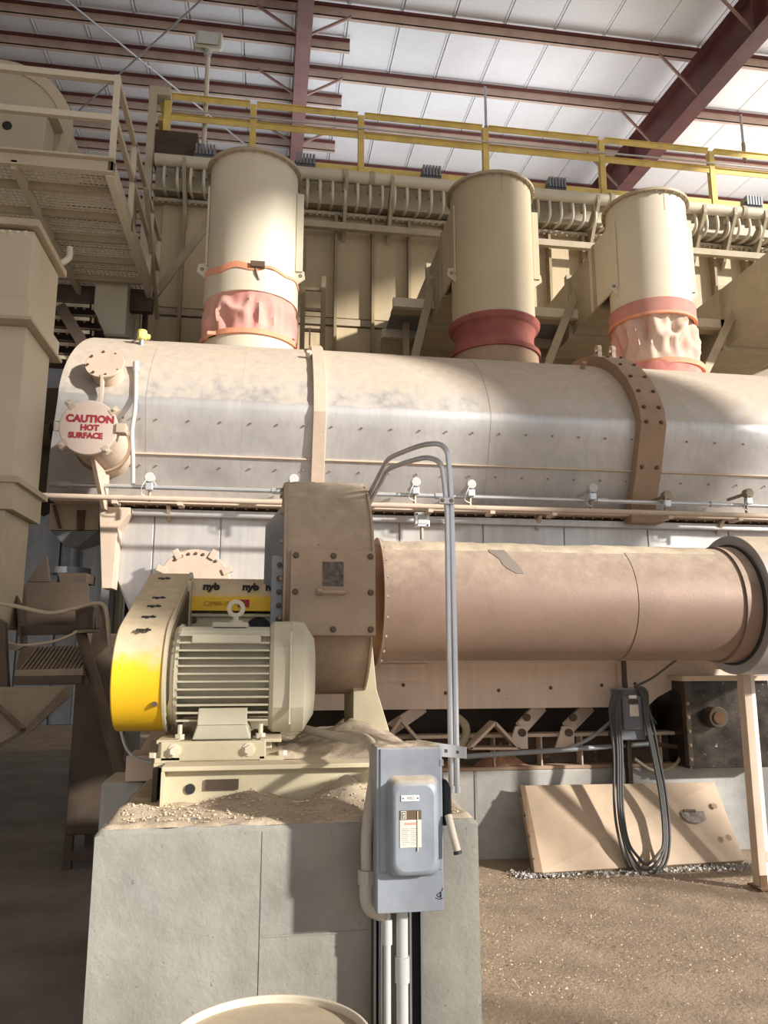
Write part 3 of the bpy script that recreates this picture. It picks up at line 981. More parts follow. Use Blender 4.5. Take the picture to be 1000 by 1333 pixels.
for x in (1.1, 1.45, 1.9, 2.35, 2.8, 3.1):
    bolt(bm, (x, 6.3, 1.26 + .12 * ((x * 7) % 1)), (0, -1, 0), .010, boltd)

cb = thing('concrete_curb', 'grey concrete curb along the floor under the dryer', 'curb', (2.6, 6.6, 0))
MB().box((-.75, 6.3, -.03), (6.4, 7.7, .665)).build('curb_body', conc2, cb, bevel=.02)
MB().box((1.68, 6.292, 0), (1.70, 6.31, .66)).build('joint', conc, cb)
vf = thing('vibrating_frame', 'tan stiffened vibrating conveyor frame on top of the concrete curb', 'conveyor', (2.6, 6.5, .66))  # lower frame of the vibrating conveyor, not its trough
MB().box((.55, 6.42, .70), (3.6, 6.44, .93)).build('frame_web', brownst, vf)
MB().box((.55, 6.30, .92), (3.6, 6.46, .945)).build('frame_top', tan_p, vf)
MB().box((.55, 6.30, .665), (3.6, 6.46, .69)).build('frame_bottom', collarm, vf)
for k, x in enumerate((.75, 1.18, 1.5, 1.85, 2.25, 2.6, 2.92, 3.3)):
    MB().box((x, 6.31, .69), (x + .012, 6.43, .92)).build('web_stiffener', tan_p, vf)
for k in range(2):
    a = (1.24, 2.0)[k]
MB().box((1.2, 6.4, .72), (1.42, 6.41, .85)).build('pale_plate', hatchm, vf)
MB().box((-.6, 7.0, .66), (4.4, 7.1, 1.2)).build('back_plate', darkst, vf)
rod = thing('frame_tie_rod', 'thin grey rail bolted in front of the vibrating frame', 'rail', (2, 6.2, .85))
p, q = at(604, 985, 6.1), at(850, 968, 6.25)
MB().cyl(p, q, .02, 10).build('rail_bar', bluegr, rod, 40)
MB().cyl(q, at(900, 975, 6.3), .018, 10).build('rail_end', brownst, rod, 40)

for i, (px, lb) in enumerate(((520, 'triangular tan stand seen just right of the fan leg'), (637, 'triangular tan stand right of the tall conduit'))):
    y0 = 6.22
    hw = (34, 36)[i]
    top = at(px + (5 if i else 0), 935 + i * 5, y0)
    l, r_ = at(px - hw + 8, 975 - i * 2, y0), at(px + hw, 975 - i * 2, y0)
    o = thing('triangle_stand', lb, 'bracket', (top.x, y0, .93), 'triangular stands under the base beam')
    for a, b_ in ((top, l), (top, r_)):
        MB().beam(a, b_, .022, .16, (0, 1, 0)).build('side_plate', tan_p, o)
    MB().beam(l, r_, .018, .16, (0, 1, 0)).build('bottom_plate', tan_p, o)
for i, (a, b_, m, lb) in enumerate((((500, 955), (543, 930), hatchm, 'pale spring arm beside the fan leg'), ((672, 962), (705, 925), hatchm, 'pale rocker arm at the middle of the base beam'), ((733, 962), (768, 925), tan_p, 'tan rocker arm left of the small disconnect switch'), ((440, 952), (470, 930), tan_p, 'tan spring arm glimpsed left of the fan leg'))):
    p, q = at(*a, 6.25), at(*b_, 6.5)
    o = thing('rocker_arm', lb, 'rocker arm', (p.x, 6.3, .93), 'rocker arms under the base beam')
    if i in (1, 2):
        MB().prism([p + V((-.07, 0, -.08)), p + V((.10, 0, -.08)), p + V((.10, 0, .10)), p + V((-.0, 0, .10))], (0, .03, 0)).build('foot_plate', m, o, bevel=.004)
        MB().beam(p + V((.05, .03, .08)), q + V((0, 0, .04)), .11, .04, (0, 1, 0)).build('arm', m, o, bevel=.004)
        for dz in (.05, .17):
            MB().cyl(p + V((.05 + (dz - .05) * .35, -.02, dz)), p + V((.05 + (dz - .05) * .35, .0, dz)), .032, 14).build('pivot_pin', brownst, o, 40)
    else:
        MB().beam(p, q + V((.05, 0, .06)), .10, .04, (0, 1, 0)).build('arm', m, o, bevel=.004)
        MB().cyl(p + V((.03, -.05, .03)), p + V((.03, .0, .03)), .035, 14).build('pivot_pin', brownst, o, 40)
hs = MB().tube([at(590, 930, 6.35), at(606, 945, 6.3), at(604, 965, 6.28), at(590, 972, 6.28)], .035, 10, 4).build('looped_hose', steel_b, None, 60)
tag(hs, 'short ribbed hose loop behind the tall conduit under the beam', 'hose')


def heap(name, cx, cy, z0, rx, ry, h, label, m=dustm, seed=0, cat='dust heap'):
    n = 30
    b = MB()
    rings = []
    for i in range(n // 2 + 1):
        t = i / (n // 2)
        rg = []
        for k in range(36):
            a = 2 * pi * k / 36
            e = 1 + .22 * noise.noise(V((cos(a) * 1.3 + seed, sin(a) * 1.3, seed)))
            x = cx + cos(a) * rx * t * e
            y = cy + sin(a) * ry * t * e
            z = z0 + h * (1 - t) ** 1.2 * (1 + .25 * noise.noise(V((x * 9, y * 9, seed)))) + (.006 * noise.noise(V((x * 30, y * 30, 1))) if t < 1 else 0)
            rg.append(V((x, y, max(z, z0 - .003))))
        rings.append(rg)
    b.loft(rings[::-1], True, False)
    o = b.build(name, m, None, 70)
    tag(o, label, cat)
    o['kind'] = 'stuff'
    return o


redgr = mat('reddish_spill', (.44, .24, .15), .95, 0, 0, var=.25, vscale=20, bump=.6, bscale=60)
p = at(655, 995, 6.36)
heap('dust_heap', p.x, 6.42, .69, .24, .1, .17, 'reddish cone of spilled powder on the frame right of the tall conduit', redgr, 1)
p = at(600, 995, 6.36)
heap('dust_heap', p.x - .1, 6.42, .67, .3, .1, .07, 'low reddish spill on the curb behind the tall conduit', redgr, 4)

# curb dressing: oily plate, lid, bearing
ob = thing('oily_gearbox', 'black oil stained box with a round stub standing on the curb near the right edge', 'gearbox', (3.9, 6.3, .66))
a, b_ = at(897, 988, 6.1), at(986, 886, 6.1)
MB().box((a.x, 6.1, .668), (b_.x + .1, 6.6, b_.z)).build('box_body', oilm, ob, bevel=.008)
MB().box((a.x - .04, 6.05, b_.z), (b_.x + .15, 6.62, b_.z + .04)).build('lid', tan_p, ob, bevel=.004)
MB().box((a.x - .02, 6.06, .70), (a.x + .02, 6.12, b_.z)).build('corner_angle', brownst, ob)
p = at(936, 934, 6.0)
st = MB().cyl(p, p + V((0, .14, 0)), .085, 24).build('shaft_stub', darkst, ob, 40, bevel=.006)
MB().cyl(p + V((0, -.012, 0)), p, .05, 20).build('stub_end', rustm, st)
for k in range(5):
    bolt(ob, (a.x, 6.06, .75 + k * .11), (0, -1, 0), .010, boltm)
be = thing('pillow_bearing', 'shadowed bearing block under the notch of the base beam', 'bearing', (3.45, 6.7, .67))
p = at(878, 915, 6.6)
MB().box(p + V((-.12, 0, -.3)), p + V((.12, .2, -.02))).build('bearing_base', darkst, be, bevel=.01)
MB().cyl(p + V((0, -.04, .02)), p + V((0, .22, .02)), .10, 20).build('bearing_cap', brownst, be, 40)
MB().cyl(p + V((-.02, -.1, .02)), p + V((-.02, .22, .02)), .04, 16).build('shaft', boltm, be, 40)
MB().beam(p + V((.14, -.02, -.28)), p + V((.1, -.02, .12)), .04, .04).build('rod', bluegr, be)

# leaning panel
lp = thing('leaning_panel', 'tan flat access panel leaning against the concrete curb on the floor', 'panel', (2.9, 5.95, 0))
A_, B_, C_, D_ = at(683, 1022, 6.18), at(930, 1018, 6.18), atz(970, 1120, .02), atz(706, 1136, .02)
nrm = (B_ - A_).cross(D_ - A_).normalized()
if nrm.y > 0:
    nrm = -nrm
MB().prism([A_, B_, C_, D_], -nrm * .07).build('panel_sheet', mat('panel_tan', (.50, .38, .27), .55, 0, .25, .3, 1., var=.1, vscale=4, bump=.08, spots=.12), lp, bevel=.006)
MB().prism([A_ + nrm * .001, A_ + V((-.03, .02, 0)), D_ + V((-.05, .02, 0)), D_ + nrm * .001], -nrm * .06).build('side_lip', collarm, lp)
for k in range(4):
    q = A_.lerp(D_, .12 + k * .25) + V((-.035, .03, 0))
    bolt(lp, q, (-1, 0, 0), .011, boltd)
e1, e2 = (B_ - A_).normalized(), (A_ - D_).normalized()
c = at(900, 1064, 6.05)
c = A_.lerp(B_, .82) + (D_ - A_) * .42
MB().prism([c + e1 * -.1 + e2 * .04, c + e1 * .1 + e2 * .04, c + e1 * .1 - e2 * .03, c + e1 * .03 - e2 * .06, c - e1 * .04 - e2 * .05, c - e1 * .09 - e2 * .02], nrm * .003).build('torn_label', shiny, lp)
MB().prism([c + e1 * -.07 + e2 * .055, c + e1 * .03 + e2 * .05, c + e1 * .03 + e2 * .03, c - e1 * .07 + e2 * .035], nrm * .012).build('label_stub', boltd, lp)
for t1, t2 in ((.95, .3), (.96, .68)):
    q = A_.lerp(B_, t1) + (D_ - A_) * t2
    MB().cyl(q, q + nrm * .002, .025, 12).build('knot_mark', collarm, lp)

# right edge leg frame
lf = thing('duct_leg_frame', 'tan angle steel leg frame standing at the right edge under the duct elbow', 'stand', (3.55, 5.25, 0))
MB().box((3.40, 5.22, .01), (3.46, 5.30, 1.50)).build('leg', tan_p, lf, bevel=.003)
MB().box((3.463, 5.24, .01), (3.50, 5.27, 1.48)).build('leg_face', white, lf)
MB().box((3.34, 5.2, 1.48), (4.2, 5.6, 1.52)).build('top_plate', tan_p, lf)
MB().box((4.14, 5.22, 0), (4.2, 5.30, 1.50)).build('leg', tan_p, lf, bevel=.003)
MB().box((3.46, 5.22, .18), (4.16, 5.26, .24)).build('cross_bar', tan_p, lf)
MB().box((3.38, 5.18, 0), (3.52, 5.34, .012)).build('foot_plate', rustm, lf)
MB().box((3.40, 5.215, .01), (3.455, 5.22, .09)).build('rust_patch', rustm, lf)

# ------------------------------------------------------------------ small disconnect with cable coil
sw = thing('small_disconnect_switch', 'small dark grey disconnect switch on posts in front of the dryer beam', 'switch box', (2.85, 6.18, .66))
a, b_ = at(806, 964, 6.05), at(838, 896, 6.05)
MB().box((a.x, 6.05, a.z), (b_.x, 6.17, b_.z)).build('enclosure', dboxm, sw, bevel=.012)
x0, x1, z0, z1 = a.x, b_.x, a.z, b_.z
cv = MB().box((x0 + .035, 6.02, z0 + .08), (x1 - .03, 6.06, z1 - .06)).build('cover', dboxm, sw, bevel=.015)
MB().box((x0 + .09, 6.016, z0 + .33), (x0 + .155, 6.022, z0 + .355)).build('nameplate', white, cv)
MB().box((x0 + .085, 6.016, z0 + .29), (x0 + .165, 6.022, z0 + .32)).build('dark_plate', brownst, cv)
MB().box((x0 + .09, 6.016, z0 + .19), (x0 + .165, 6.022, z0 + .28)).build('paper_label', paper, cv)
MB().tube([(x1 + .01, 6.1, z1 - .07), (x1 + .04, 6.08, z1 - .18), (x1 + .09, 6.05, z0 + .12)], .013, 8, 3).build('lever', black, sw, 50)
for px in (820,):
    MB().cyl((at(813, 880, 6.16).x, 6.16, z1), (at(813, 880, 6.16).x, 6.16, 1.56), .022, 12).build('riser_conduit', darkst, sw, 40)
for x in (x0 + .02, x0 + .13):
    MB().box((x, 6.18, .3), (x + .035, 6.25, z0 + .05)).build('support_post', darkst, sw)
MB().box((x0 - .02, 6.17, z0 + .02), (x1 + .02, 6.20, z0 + .06)).build('mount_rail', darkst, sw)
for k, (xl, xr, yb, lb) in enumerate(((806, 868, 1139, 'outermost black cable of the coil hanging over the leaning panel'), (809, 866, 1132, 'middle black cable of the coil hanging over the leaning panel'), (812, 864, 1125, 'innermost black cable of the coil hanging over the leaning panel'), (801, 872, 1141, 'loosest black cable of the coil, passing left of the switch'))):
    yf = 5.74 + k * .01
    pts = [at(812 - k * 4, 899, 6.02), at(xl - 4 - k, 925, 6.0), at(xl - 2, 980, 6.0), at(xl - 1, 1050, 5.9), at(xl + 6, 1095, 5.8), at(xl + 20, yb - 8, yf), at(842, yb, yf), at(xr - 8, yb - 12, yf), at(xr, 1095, 5.8), at(xr - 4, 1040, 5.92), at(xr - 14, 985, 6.0), at(xr - 24, 935, 6.0), at(842 - k * 3, 900, 6.02), at(826, 893, 6.04)]
    o = MB().tube(pts, .011, 8, 6).build('coiled_cable', cablem, None, 60)
    tag(o, lb, 'cable', 'black cables coiled over the small switch')
o = MB().tube([at(826, 894, 6.03), at(850, 882, 6.05), at(874, 864, 6.1), at(885, 856, 6.12)], .010, 8, 5).build('feed_cable', cablem, None, 60)
tag(o, 'black cable running from the small switch up behind the big duct', 'cable')
o = MB().tube([at(795, 940, 6.2), at(770, 960, 6.2), at(740, 975, 6.2)], .016, 8, 5).build('grey_hose', bluegr, None, 60)
tag(o, 'grey hose sloping down left from the small switch', 'hose')
o = MB().tube([at(826, 988, 6.24), at(850, 1003, 6.24), at(872, 1000, 6.24), at(886, 985, 6.26), at(886, 955, 6.35)], .014, 8, 5).build('tan_hose', steel_b, None, 60)
tag(o, 'tan hose looping below the frame right of the small switch', 'hose')

# ------------------------------------------------------------------ big duct to the fan
DY, DZ, DR = 4.85, 1.925, .372
bd = thing('inlet_duct', 'big round dusty brown duct running right from the fan', 'duct', (2, DY, DZ - DR))
sx = [.70, 2.26, 3.12]
for i in range(2):
    a, b_ = sx[i] + .0015, sx[i + 1] - .0015
    rd = DR + (.003 if i % 2 else 0)
    MB().cyl((a, DY, DZ), (b_, DY, DZ), rd, 96, i == 1).build('duct_section', ductm, bd, 30)
MB().cyl((.64, DY, DZ), (3.1, DY, DZ), DR - .01, 48).build('liner', rustm, bd, 30)
fg = MB().ring((.67, DY, DZ), (.685, DY, DZ), DR - .02, DR + .03, 72).build('duct_flange', ductm, bd, 30)
MB().ring((.685, DY, DZ), (.745, DY, DZ), DR - .01, DR + .008, 72).build('angle_ring', ductm, bd, 30)
for k in range(20):
    a = 2 * pi * k / 20
    bolt(fg, (.685, DY + cos(a) * (DR + .018), DZ + sin(a) * (DR + .018)), (1, 0, 0), .009, boltm)
dl = MB()
rings = []
for i in range(121):
    x = .69 + (2.9 - .69) * i / 120
    rg = []
    for k in range(17):
        a = R(52 + k * 5)
        lumps = noise.noise(V((x * 11, a * 5, 2)))
        e = .002 + max(0, (.030 if x < 1.3 else .016) * (1 - abs(k - 8) / 8.) * (.5 + .7 * noise.noise(V((x * 3, 0, 5))))) + .007 * max(0, lumps)
        if k in (0, 16):
            e = -.004
        rg.append(V((x, DY - cos(a) * (DR + e), DZ + sin(a) * (DR + e))))
    rings.append(rg)
dl.loft([r_[::-1] for r_ in rings], False)
o = dl.build('dust_layer', dustm, bd, 70, kind='stuff')
# bare patch where dust slid off
rows = []
for k in range(8):
    a = R(62 - k * 5.4)
    x0_, x1_ = 1.33 + .018 * k + .008 * sin(k * 2.1), 1.44 + .014 * k + .006 * sin(k * 1.3)
    if k == 7:
        x0_ += .03
    rows.append([V((x0_ + (x1_ - x0_) * q / 3, DY - cos(a) * (DR + .0035), DZ + sin(a) * (DR + .0035))) for q in range(4)])
MB().loft([r_[::-1] for r_ in rows], False).build('bare_patch', mat('bare_grey_brown', (.25, .21, .18), .5, .1, 0, var=.1, bump=.05), bd, 60)
# elbow at the right end: collar, gap ring, gores
el = thing('duct_elbow', 'wider grey collar and elbow section at the right end of the big duct', 'duct elbow', (3.5, DY, DZ - .45))
MB().ring((2.98, DY, DZ), (3.10, DY, DZ), DR, DR + .018, 96).build('sleeve', ductm, el, 30)
grc = mat('grey_elbow', (.36, .35, .36), .45, .4, .9, .25, .75, var=.08, bump=.06)
MB().ring((3.10, DY, DZ), (3.38, DY, DZ), DR + .02, DR + .095, 96).build('collar_band', grc, el, 30, bevel=.004)
MB().ring((3.085, DY, DZ), (3.10, DY, DZ), DR + .018, DR + .034, 96).build('gap_seal', black, el, 30)
rings = []
for t in range(9):
    a = R(t * 11.25)
    c = V((3.36 + .85 * sin(a), DY + .85 * (1 - cos(a)), DZ))
    ax = V((cos(a), sin(a), 0))
    sd2 = V((-sin(a), cos(a), 0))
    rings.append([c + (sd2 * cos(2 * pi * k / 64) + V((0, 0, 1)) * sin(2 * pi * k / 64)) * (DR + .075) for k in range(64)])
MB().loft(rings).build('gore_bend', ductm, el, 20)

# ------------------------------------------------------------------ fan
FX0, FX1, FY, FZ, FR = .07, .535, 4.5, 1.97, .60
fn = thing('centrifugal_fan', 'big round brown dust covered fan housing in the middle of the picture', 'fan', (.3, FY, FZ - FR))


def prof_fan(r, n=72):
    out = []
    for k in range(n):
        a = 2 * pi * k / n
        out.append((FY - cos(a) * r, FZ + sin(a) * r))
    return out


sc = MB().cyl((FX0 + .012, FY, FZ), (FX1 - .012, FY, FZ), FR, 96).build('scroll_wrap', fanm, fn, 30)
MB().cyl((FX0, FY, FZ), (FX0 + .012, FY, FZ), FR + .012, 96).build('side_plate', fanm, fn, 30)
MB().cyl((FX1 - .012, FY, FZ), (FX1, FY, FZ), FR + .012, 96).build('side_plate', fanm, fn, 30)
MB().box((FX0 + .02, 4.6, 1.42), (FX1 - .02, 6.5, 1.95)).build('outlet_box', fanm, fn, bevel=.005)
MB().cone((FX1, DY, DZ), (.64, DY, DZ), DR - .06, DR - .015, 64).build('inlet_cone', rustm, fn, 30)
lay = MB()
rings = []
for i in range(29):
    x = FX0 - .004 + (FX1 - FX0 + .008) * i / 28
    rg = []
    for k in range(25):
        a = R(50 + k * 3.6)
        e = .004 + .016 * sin(pi * k / 24) + .010 * noise.noise(V((x * 14, a * 8, 3)))
        if k in (0, 24) or i in (0, 28):
            e = -.004
        rg.append(V((x, FY - cos(a) * (FR + e), FZ + sin(a) * (FR + e))))
    rings.append(rg)
lay.loft([r_[::-1] for r_ in rings], False).build('dust_layer', dustm, fn, 70, kind='stuff')
# inspection door on the front
a1 = 6.0
dn = V((0, -cos(R(3)), sin(R(3))))
dcn = V((.32, 3.885, 1.90))
dw, dh = .215, .215
ux, uz = V((1, 0, 0)), V((0, sin(R(3)), cos(R(3))))
Q = lambda sx_, sz_, d=0: dcn + ux * sx_ + uz * sz_ + dn * d
dd = MB().prism([Q(-dw, -dh), Q(dw, -dh), Q(dw, dh), Q(-dw, dh)], dn * .014).build('inspection_door', fanm, fn, bevel=.003)
MB().prism([Q(-dw - .0, -dh), Q(dw, -dh), Q(dw, dh), Q(-dw, dh)], -dn * .10).build('door_frame', fanm, fn)
for sx_ in (-.19, 0, .19):
    for sz_ in (-.185, .0, .185):
        if sx_ == 0 and sz_ == 0:
            continue
        bolt(dd, Q(sx_, sz_, .014), dn, .011, boltd)
MB().prism([Q(-.055, .03, .014), Q(.052, .03, .014), Q(.052, .155, .014), Q(-.055, .155, .014)], dn * .002).build('nameplate', mat('dirty_plate', (.12, .095, .08), .5, .3, var=.45, vscale=40, bump=.2), dd)
MB().tube([Q(-.06, -.005, .014), Q(-.06, -.005, .045), Q(.055, -.005, .045), Q(.055, -.005, .014)], .009, 8).build('door_handle', fanm, dd, 50)
MB().tube([Q(-.08, -.0, .02), Q(-.055, -.0, .02)], .018, 8).build('handle_pad', fanm, dd, 50)
# left side flange & shaft cone
MB().box((FX0 - .06, 4.02, 1.66), (FX0, 4.12, 2.10)).build('side_angle', bluegr, fn, bevel=.003)
for k in range(6):
    bolt(fn, (FX0 - .02, 4.0, 1.70 + k * .07), (0, -1, 0), .009, boltd)
MB().cone((FX0, FY + .1, FZ + .08), (FX0 - .10, FY + .1, FZ + .08), .42, .30, 48).build('cooling_cone', bluegr, fn, 30)
for k in range(9):
    a = R(95 + k * 20)
    p = V((FX0 - .006, FY - sin(a - pi / 2 + .0) * .0 - cos(R(-40 + k * 20)) * (FR - .03), FZ + sin(R(-40 + k * 20)) * (FR - .03)))
    bolt(fn, p, (-1, 0, 0), .011, boltm)
# leg right side
MB().prism([(.50, 4.28, 1.62), (.565, 4.28, 1.74), (.60, 4.28, 1.40), (.67, 4.28, 1.18), (.47, 4.28, 1.18), (.47, 4.28, 1.5)], (0, .5, 0)).build('pedestal_leg', basem, fn, bevel=.004)
MB().box((.0, 4.5, 1.18), (.12, 4.9, 1.6)).build('pedestal_leg', basem, fn, bevel=.004)
MB().box((-.42, 4.32, 1.19), (.06, 4.8, 1.80)).build('bearing_pedestal', basem, fn, bevel=.006)
MB().cyl((-.05, 4.318, 1.72), (-.05, 4.325, 1.72), .075, 24).build('access_hole', black, fn)
bolt(fn, (-.40, 4.32, 1.775), (0, -1, 0), .012, boltd)
MB().box((-.43, 4.29, 1.795), (.06, 4.85, 1.81)).build('pedestal_top', basem, fn)
# yellow shaft guard
sg = thing('shaft_guard', 'yellow shaft guard between belt guard and fan, dusty on top', 'guard', (-.18, 4.45, 1.81))
pts = [(-.425, 4.26, 1.825), (-.425, 4.255, 1.90)]
for k in range(9):
    a = R(k * 22.5)
    pts.append((-.425, 4.45 - cos(a) * .195, 1.90 + sin(a) * .115))
pts += [(-.425, 4.645, 1.825)]
MB().prism(pts, (.475, 0, 0)).build('guard_cover', yellow, sg, 30)
for xk in (-.31, -.10, .035 - .01):
    d_ = V((0, -sin(R(48)), cos(R(48))))
    put_text('brand_print', 'nyb', .062, V((xk, 4.272, 1.955)) , (1, 0, 0), (0, .55, .8), ink, sg, .002, .003)
put_text('code_print', 'C2M80-1SP', .032, (-.27, 4.252, 1.862), (1, 0, 0), (0, 0, 1), mat('brown_ink', (.35, .2, .03), .6, var=0, bump=0), sg, .001, .0)
MB().box((-.165, 4.249, 1.845), (-.13, 4.254, 1.885)).build('red_tag', redink, sg)
MB().box((-.127, 4.249, 1.845), (-.105, 4.254, 1.885)).build('red_tag', redink, sg)

# ------------------------------------------------------------------ belt guard
bg_ = thing('belt_guard', 'slanting yellow belt guard beside the motor, dusty on its upper slope', 'belt guard', (-.54, 3.8, 1.2))
GX0, GX1 = -.655, -.43
c1, r1, c2, r2 = V((3.70, 1.50)), .245, V((4.45, 1.88)), .16


def race(c1, r1, c2, r2, n=24):
    d = c2 - c1
    L_ = d.length
    th = atan2(d.y, d.x)
    al = math.acos((r1 - r2) / L_)
    pts = []
    for k in range(n + 1):
        a = th + al + (2 * pi - 2 * al) * k / n
        pts.append((c1.x + cos(a) * r1, c1.y + sin(a) * r1))
    for k in range(n + 1):
        a = th - al + (2 * al) * k / n
        pts.append((c2.x + cos(a) * r2, c2.y + sin(a) * r2))
    return pts


rc = race(c1, r1, c2, r2)
MB().prism([(GX0, y, z) for y, z in rc], (GX1 - GX0 - .01, 0, 0)).build('guard_shell', yellow, bg_, 30, bevel=.006)
rc2 = race(c1, r1 + .008, c2, r2 + .008)
MB().prism([(GX1 - .012, y, z) for y, z in rc2], (.012, 0, 0)).build('back_plate', basem, bg_, 30)
MB().prism([(GX1, y, z) for y, z in race(c1 + V((.02, .01)), r1 - .03, c2, r2 - .03)], (.012, 0, 0)).build('back_rim', darkst, bg_, 30)
MB().box((GX1 - .0, 4.2, 1.62), (GX1 + .02, 4.4, 1.98)).build('side_bracket', basem, bg_)
# print on the slope
d = (c2 - c1).normalized()
nn = V((-d.y, d.x))
al = math.acos((r1 - r2) / (c2 - c1).length)
th = atan2(d.y, d.x)
P1 = c1 + V((cos(th + al), sin(th + al))) * r1
P2 = c2 + V((cos(th + al), sin(th + al))) * r2
td = (P2 - P1).normalized()
nd2 = V((cos(th + al), sin(th + al)))
for px, py in ((214, 753), (207, 778), (201, 789), (194, 803), (187, 820)):
    # intersect pixel ray with the sloping top
    d_ = ray(px, py)
    N3 = V((0, nd2.x, nd2.y))
    P3 = V((0, P1.x, P1.y))
    t = (P3 - EYE).dot(N3) / d_.dot(N3)
    q = EYE + d_ * t + N3 * .0015
    put_text('brand_print', 'nyb', .044, q, (1, 0, 0), (0, td.x, td.y), ink, bg_, .001, .003)
for px, py in ((201, 924), (217, 800)):
    p = at(px, py, 3.5)
MB().cyl((GX1 - .04, 3.47, 1.385), (GX1 - .04, 3.5, 1.385), .012, 10).build('bolt', boltd, bg_)

# ------------------------------------------------------------------ motor
mo = thing('electric_motor', 'large cream finned electric motor with rounded fan cover', 'motor', (-.1, 3.72, 1.2))
MY, MZ = 3.74, 1.495
MB().cyl((-.40, MY, MZ), (.03, MY, MZ), .185, 40).build('stator_core', motorm, mo, 30)
# horizontal fins front and back, vertical on top/bottom: rounded-square envelope
FXa, FXb = -.385, .01


def fin_ext(t):          # t = offset from centre in -1..1 ; superellipse envelope
    return .238 * (1 - abs(t) ** 3.2) ** (1 / 3.2)


zs = [-.185 + k * .0335 for k in range(12)]
for z in zs:
    e = fin_ext(z / .245)
    MB().box((FXa, MY - e, MZ + z - .004), (FXb, MY - .12, MZ + z + .004)).build('cooling_fin', motorm, mo)
for k in range(11):
    y = -.16 + k * .032
    e = fin_ext(y / .245)
    MB().box((FXa, MY + y - .004, MZ + .12), (FXb, MY + y + .004, MZ + e - .012)).build('cooling_fin', motorm, mo)
MB().box((FXa + .13, MY - .10, MZ + .15), (FXb - .10, MY + .1, MZ + .245)).build('lifting_pad', motorm, mo, bevel=.008)
ey = V((-.15, MY - .05, MZ + .255))
o = MB().ring(ey + V((0, -.012, .055)), ey + V((0, .012, .055)), .022, .042, 24)
o.cyl(ey + V((0, 0, -.02)), ey + V((0, 0, .02)), .014, 12)
o.cyl(ey + V((0, 0, -.012)), ey + V((0, 0, .0)), .03, 16)
o.build('eye_bolt', motorm, mo, 40)
# end bell with ribs
MB().cone((-.40, MY, MZ), (-.44, MY, MZ), .235, .215, 48).build('end_bell', motorm, mo, 30, bevel=.008)
MB().cyl((-.385, MY, MZ), (-.40, MY, MZ), .238, 48).build('bell_flange', motorm, mo, 30)
er = MB()
for k in range(40):
    a = 2 * pi * k / 40
    c = V((0, cos(a), sin(a)))
    er.beam(V((-.395, MY, MZ)) + c * .226, V((-.47, MY, MZ)) + c * .19, .007, .02, c)
er.build('bell_ribs', motorm, mo, kind='stuff')
MB().cyl((-.52, MY, MZ), (-.43, MY, MZ), .05, 24).build('shaft', darkst, mo, 30)
# fan cover: faceted drum with chamfer
fc = MB()
rings = []
for x, r in ((.012, .236), (.03, .25), (.105, .252), (.112, .254), (.165, .250), (.215, .175), (.222, .12)):
    rg = []
    for k in range(32):
        a = 2 * pi * k / 32 + pi / 32
        q = 4.2
        rad = r * (abs(cos(a)) ** q + abs(sin(a)) ** q) ** (-1 / q)
        rad = min(rad, r * 1.10)
        rg.append(V((x, MY - cos(a) * rad, MZ + sin(a) * rad)))
    rings.append(rg)
fc.loft([r_[::-1] for r_ in rings], True, False)
fc.add(rings[-1], [list(range(32))])
fc.add(rings[0], [list(range(32))[::-1]])
fc.build('fan_cover', motorm, mo, 22)
MB().box((.10, MY - .268, MZ - .2), (.108, MY - .245, MZ + .2)).build('cover_seam', motorm, mo)
# nameplate strip on upper front
MB().box((-.33, MY - .228, MZ + .148), (-.03, MY - .212, MZ + .185)).build('upper_band', motorm, mo, bevel=.004)
# feet
MB().prism([(-.29, MY - .25, MZ - .20), (-.08, MY - .25, MZ - .20), (-.06, MY - .25, MZ - .262), (-.31, MY - .25, MZ - .262)], (0, .16, .03)).build('foot', motorm, mo, bevel=.006)
MB().prism([(-.29, MY - .21, MZ - .13), (-.08, MY - .21, MZ - .13), (-.08, MY - .255, MZ - .20), (-.29, MY - .255, MZ - .20)], (0, .1, 0)).build('foot_web', motorm, mo, bevel=.004)
MB().box((-.40, MY - .26, MZ - .30), (-.31, MY + .25, MZ - .265)).build('foot', motorm, mo, bevel=.004)
MB().box((-.06, MY - .26, MZ - .30), (.03, MY + .25, MZ - .265)).build('foot', motorm, mo, bevel=.004)
for x in (-.365, -.02):
    MB().cyl((x, MY - .21, MZ - .265), (x, MY - .21, MZ - .20), .010, 8).build('stud', boltl, mo)
    MB().cyl((x, MY - .21, MZ - .262), (x, MY - .21, MZ - .24), .022, 6).build('nut', boltl, mo)
# slide base
sb = thing('motor_slide_base', 'cream adjustable slide base with two big bolt heads under the motor', 'motor base', (-.18, 3.7, 1.17))
fy = 3.42
o = MB().box((-.43, fy, 1.155), (.005, fy + .03, 1.235)).build('front_bar', basem, sb, bevel=.006)
for x in (-.37, -.065):
    bolt(sb, (x, fy, 1.20), (0, -1, 0), .019, boltl)
for x in (-.45, -.02):
    MB().box((x, fy, 1.15), (x + .10, 4.05, 1.17)).build('runner_foot', basem, sb)
    MB().box((x + .01, fy + .02, 1.17), (x + .025, 4.05, 1.232)).build('runner_web', basem, sb)
    MB().box((x, fy + .02, 1.225), (x + .09, 4.05, 1.24)).build('runner_top', basem, sb, bevel=.003)
for x in (.075, -.46):
    MB().cyl((x, fy + .03, 1.17), (x, fy + .03, 1.19), .02, 6).build('hold_down_bolt', boltl, sb)

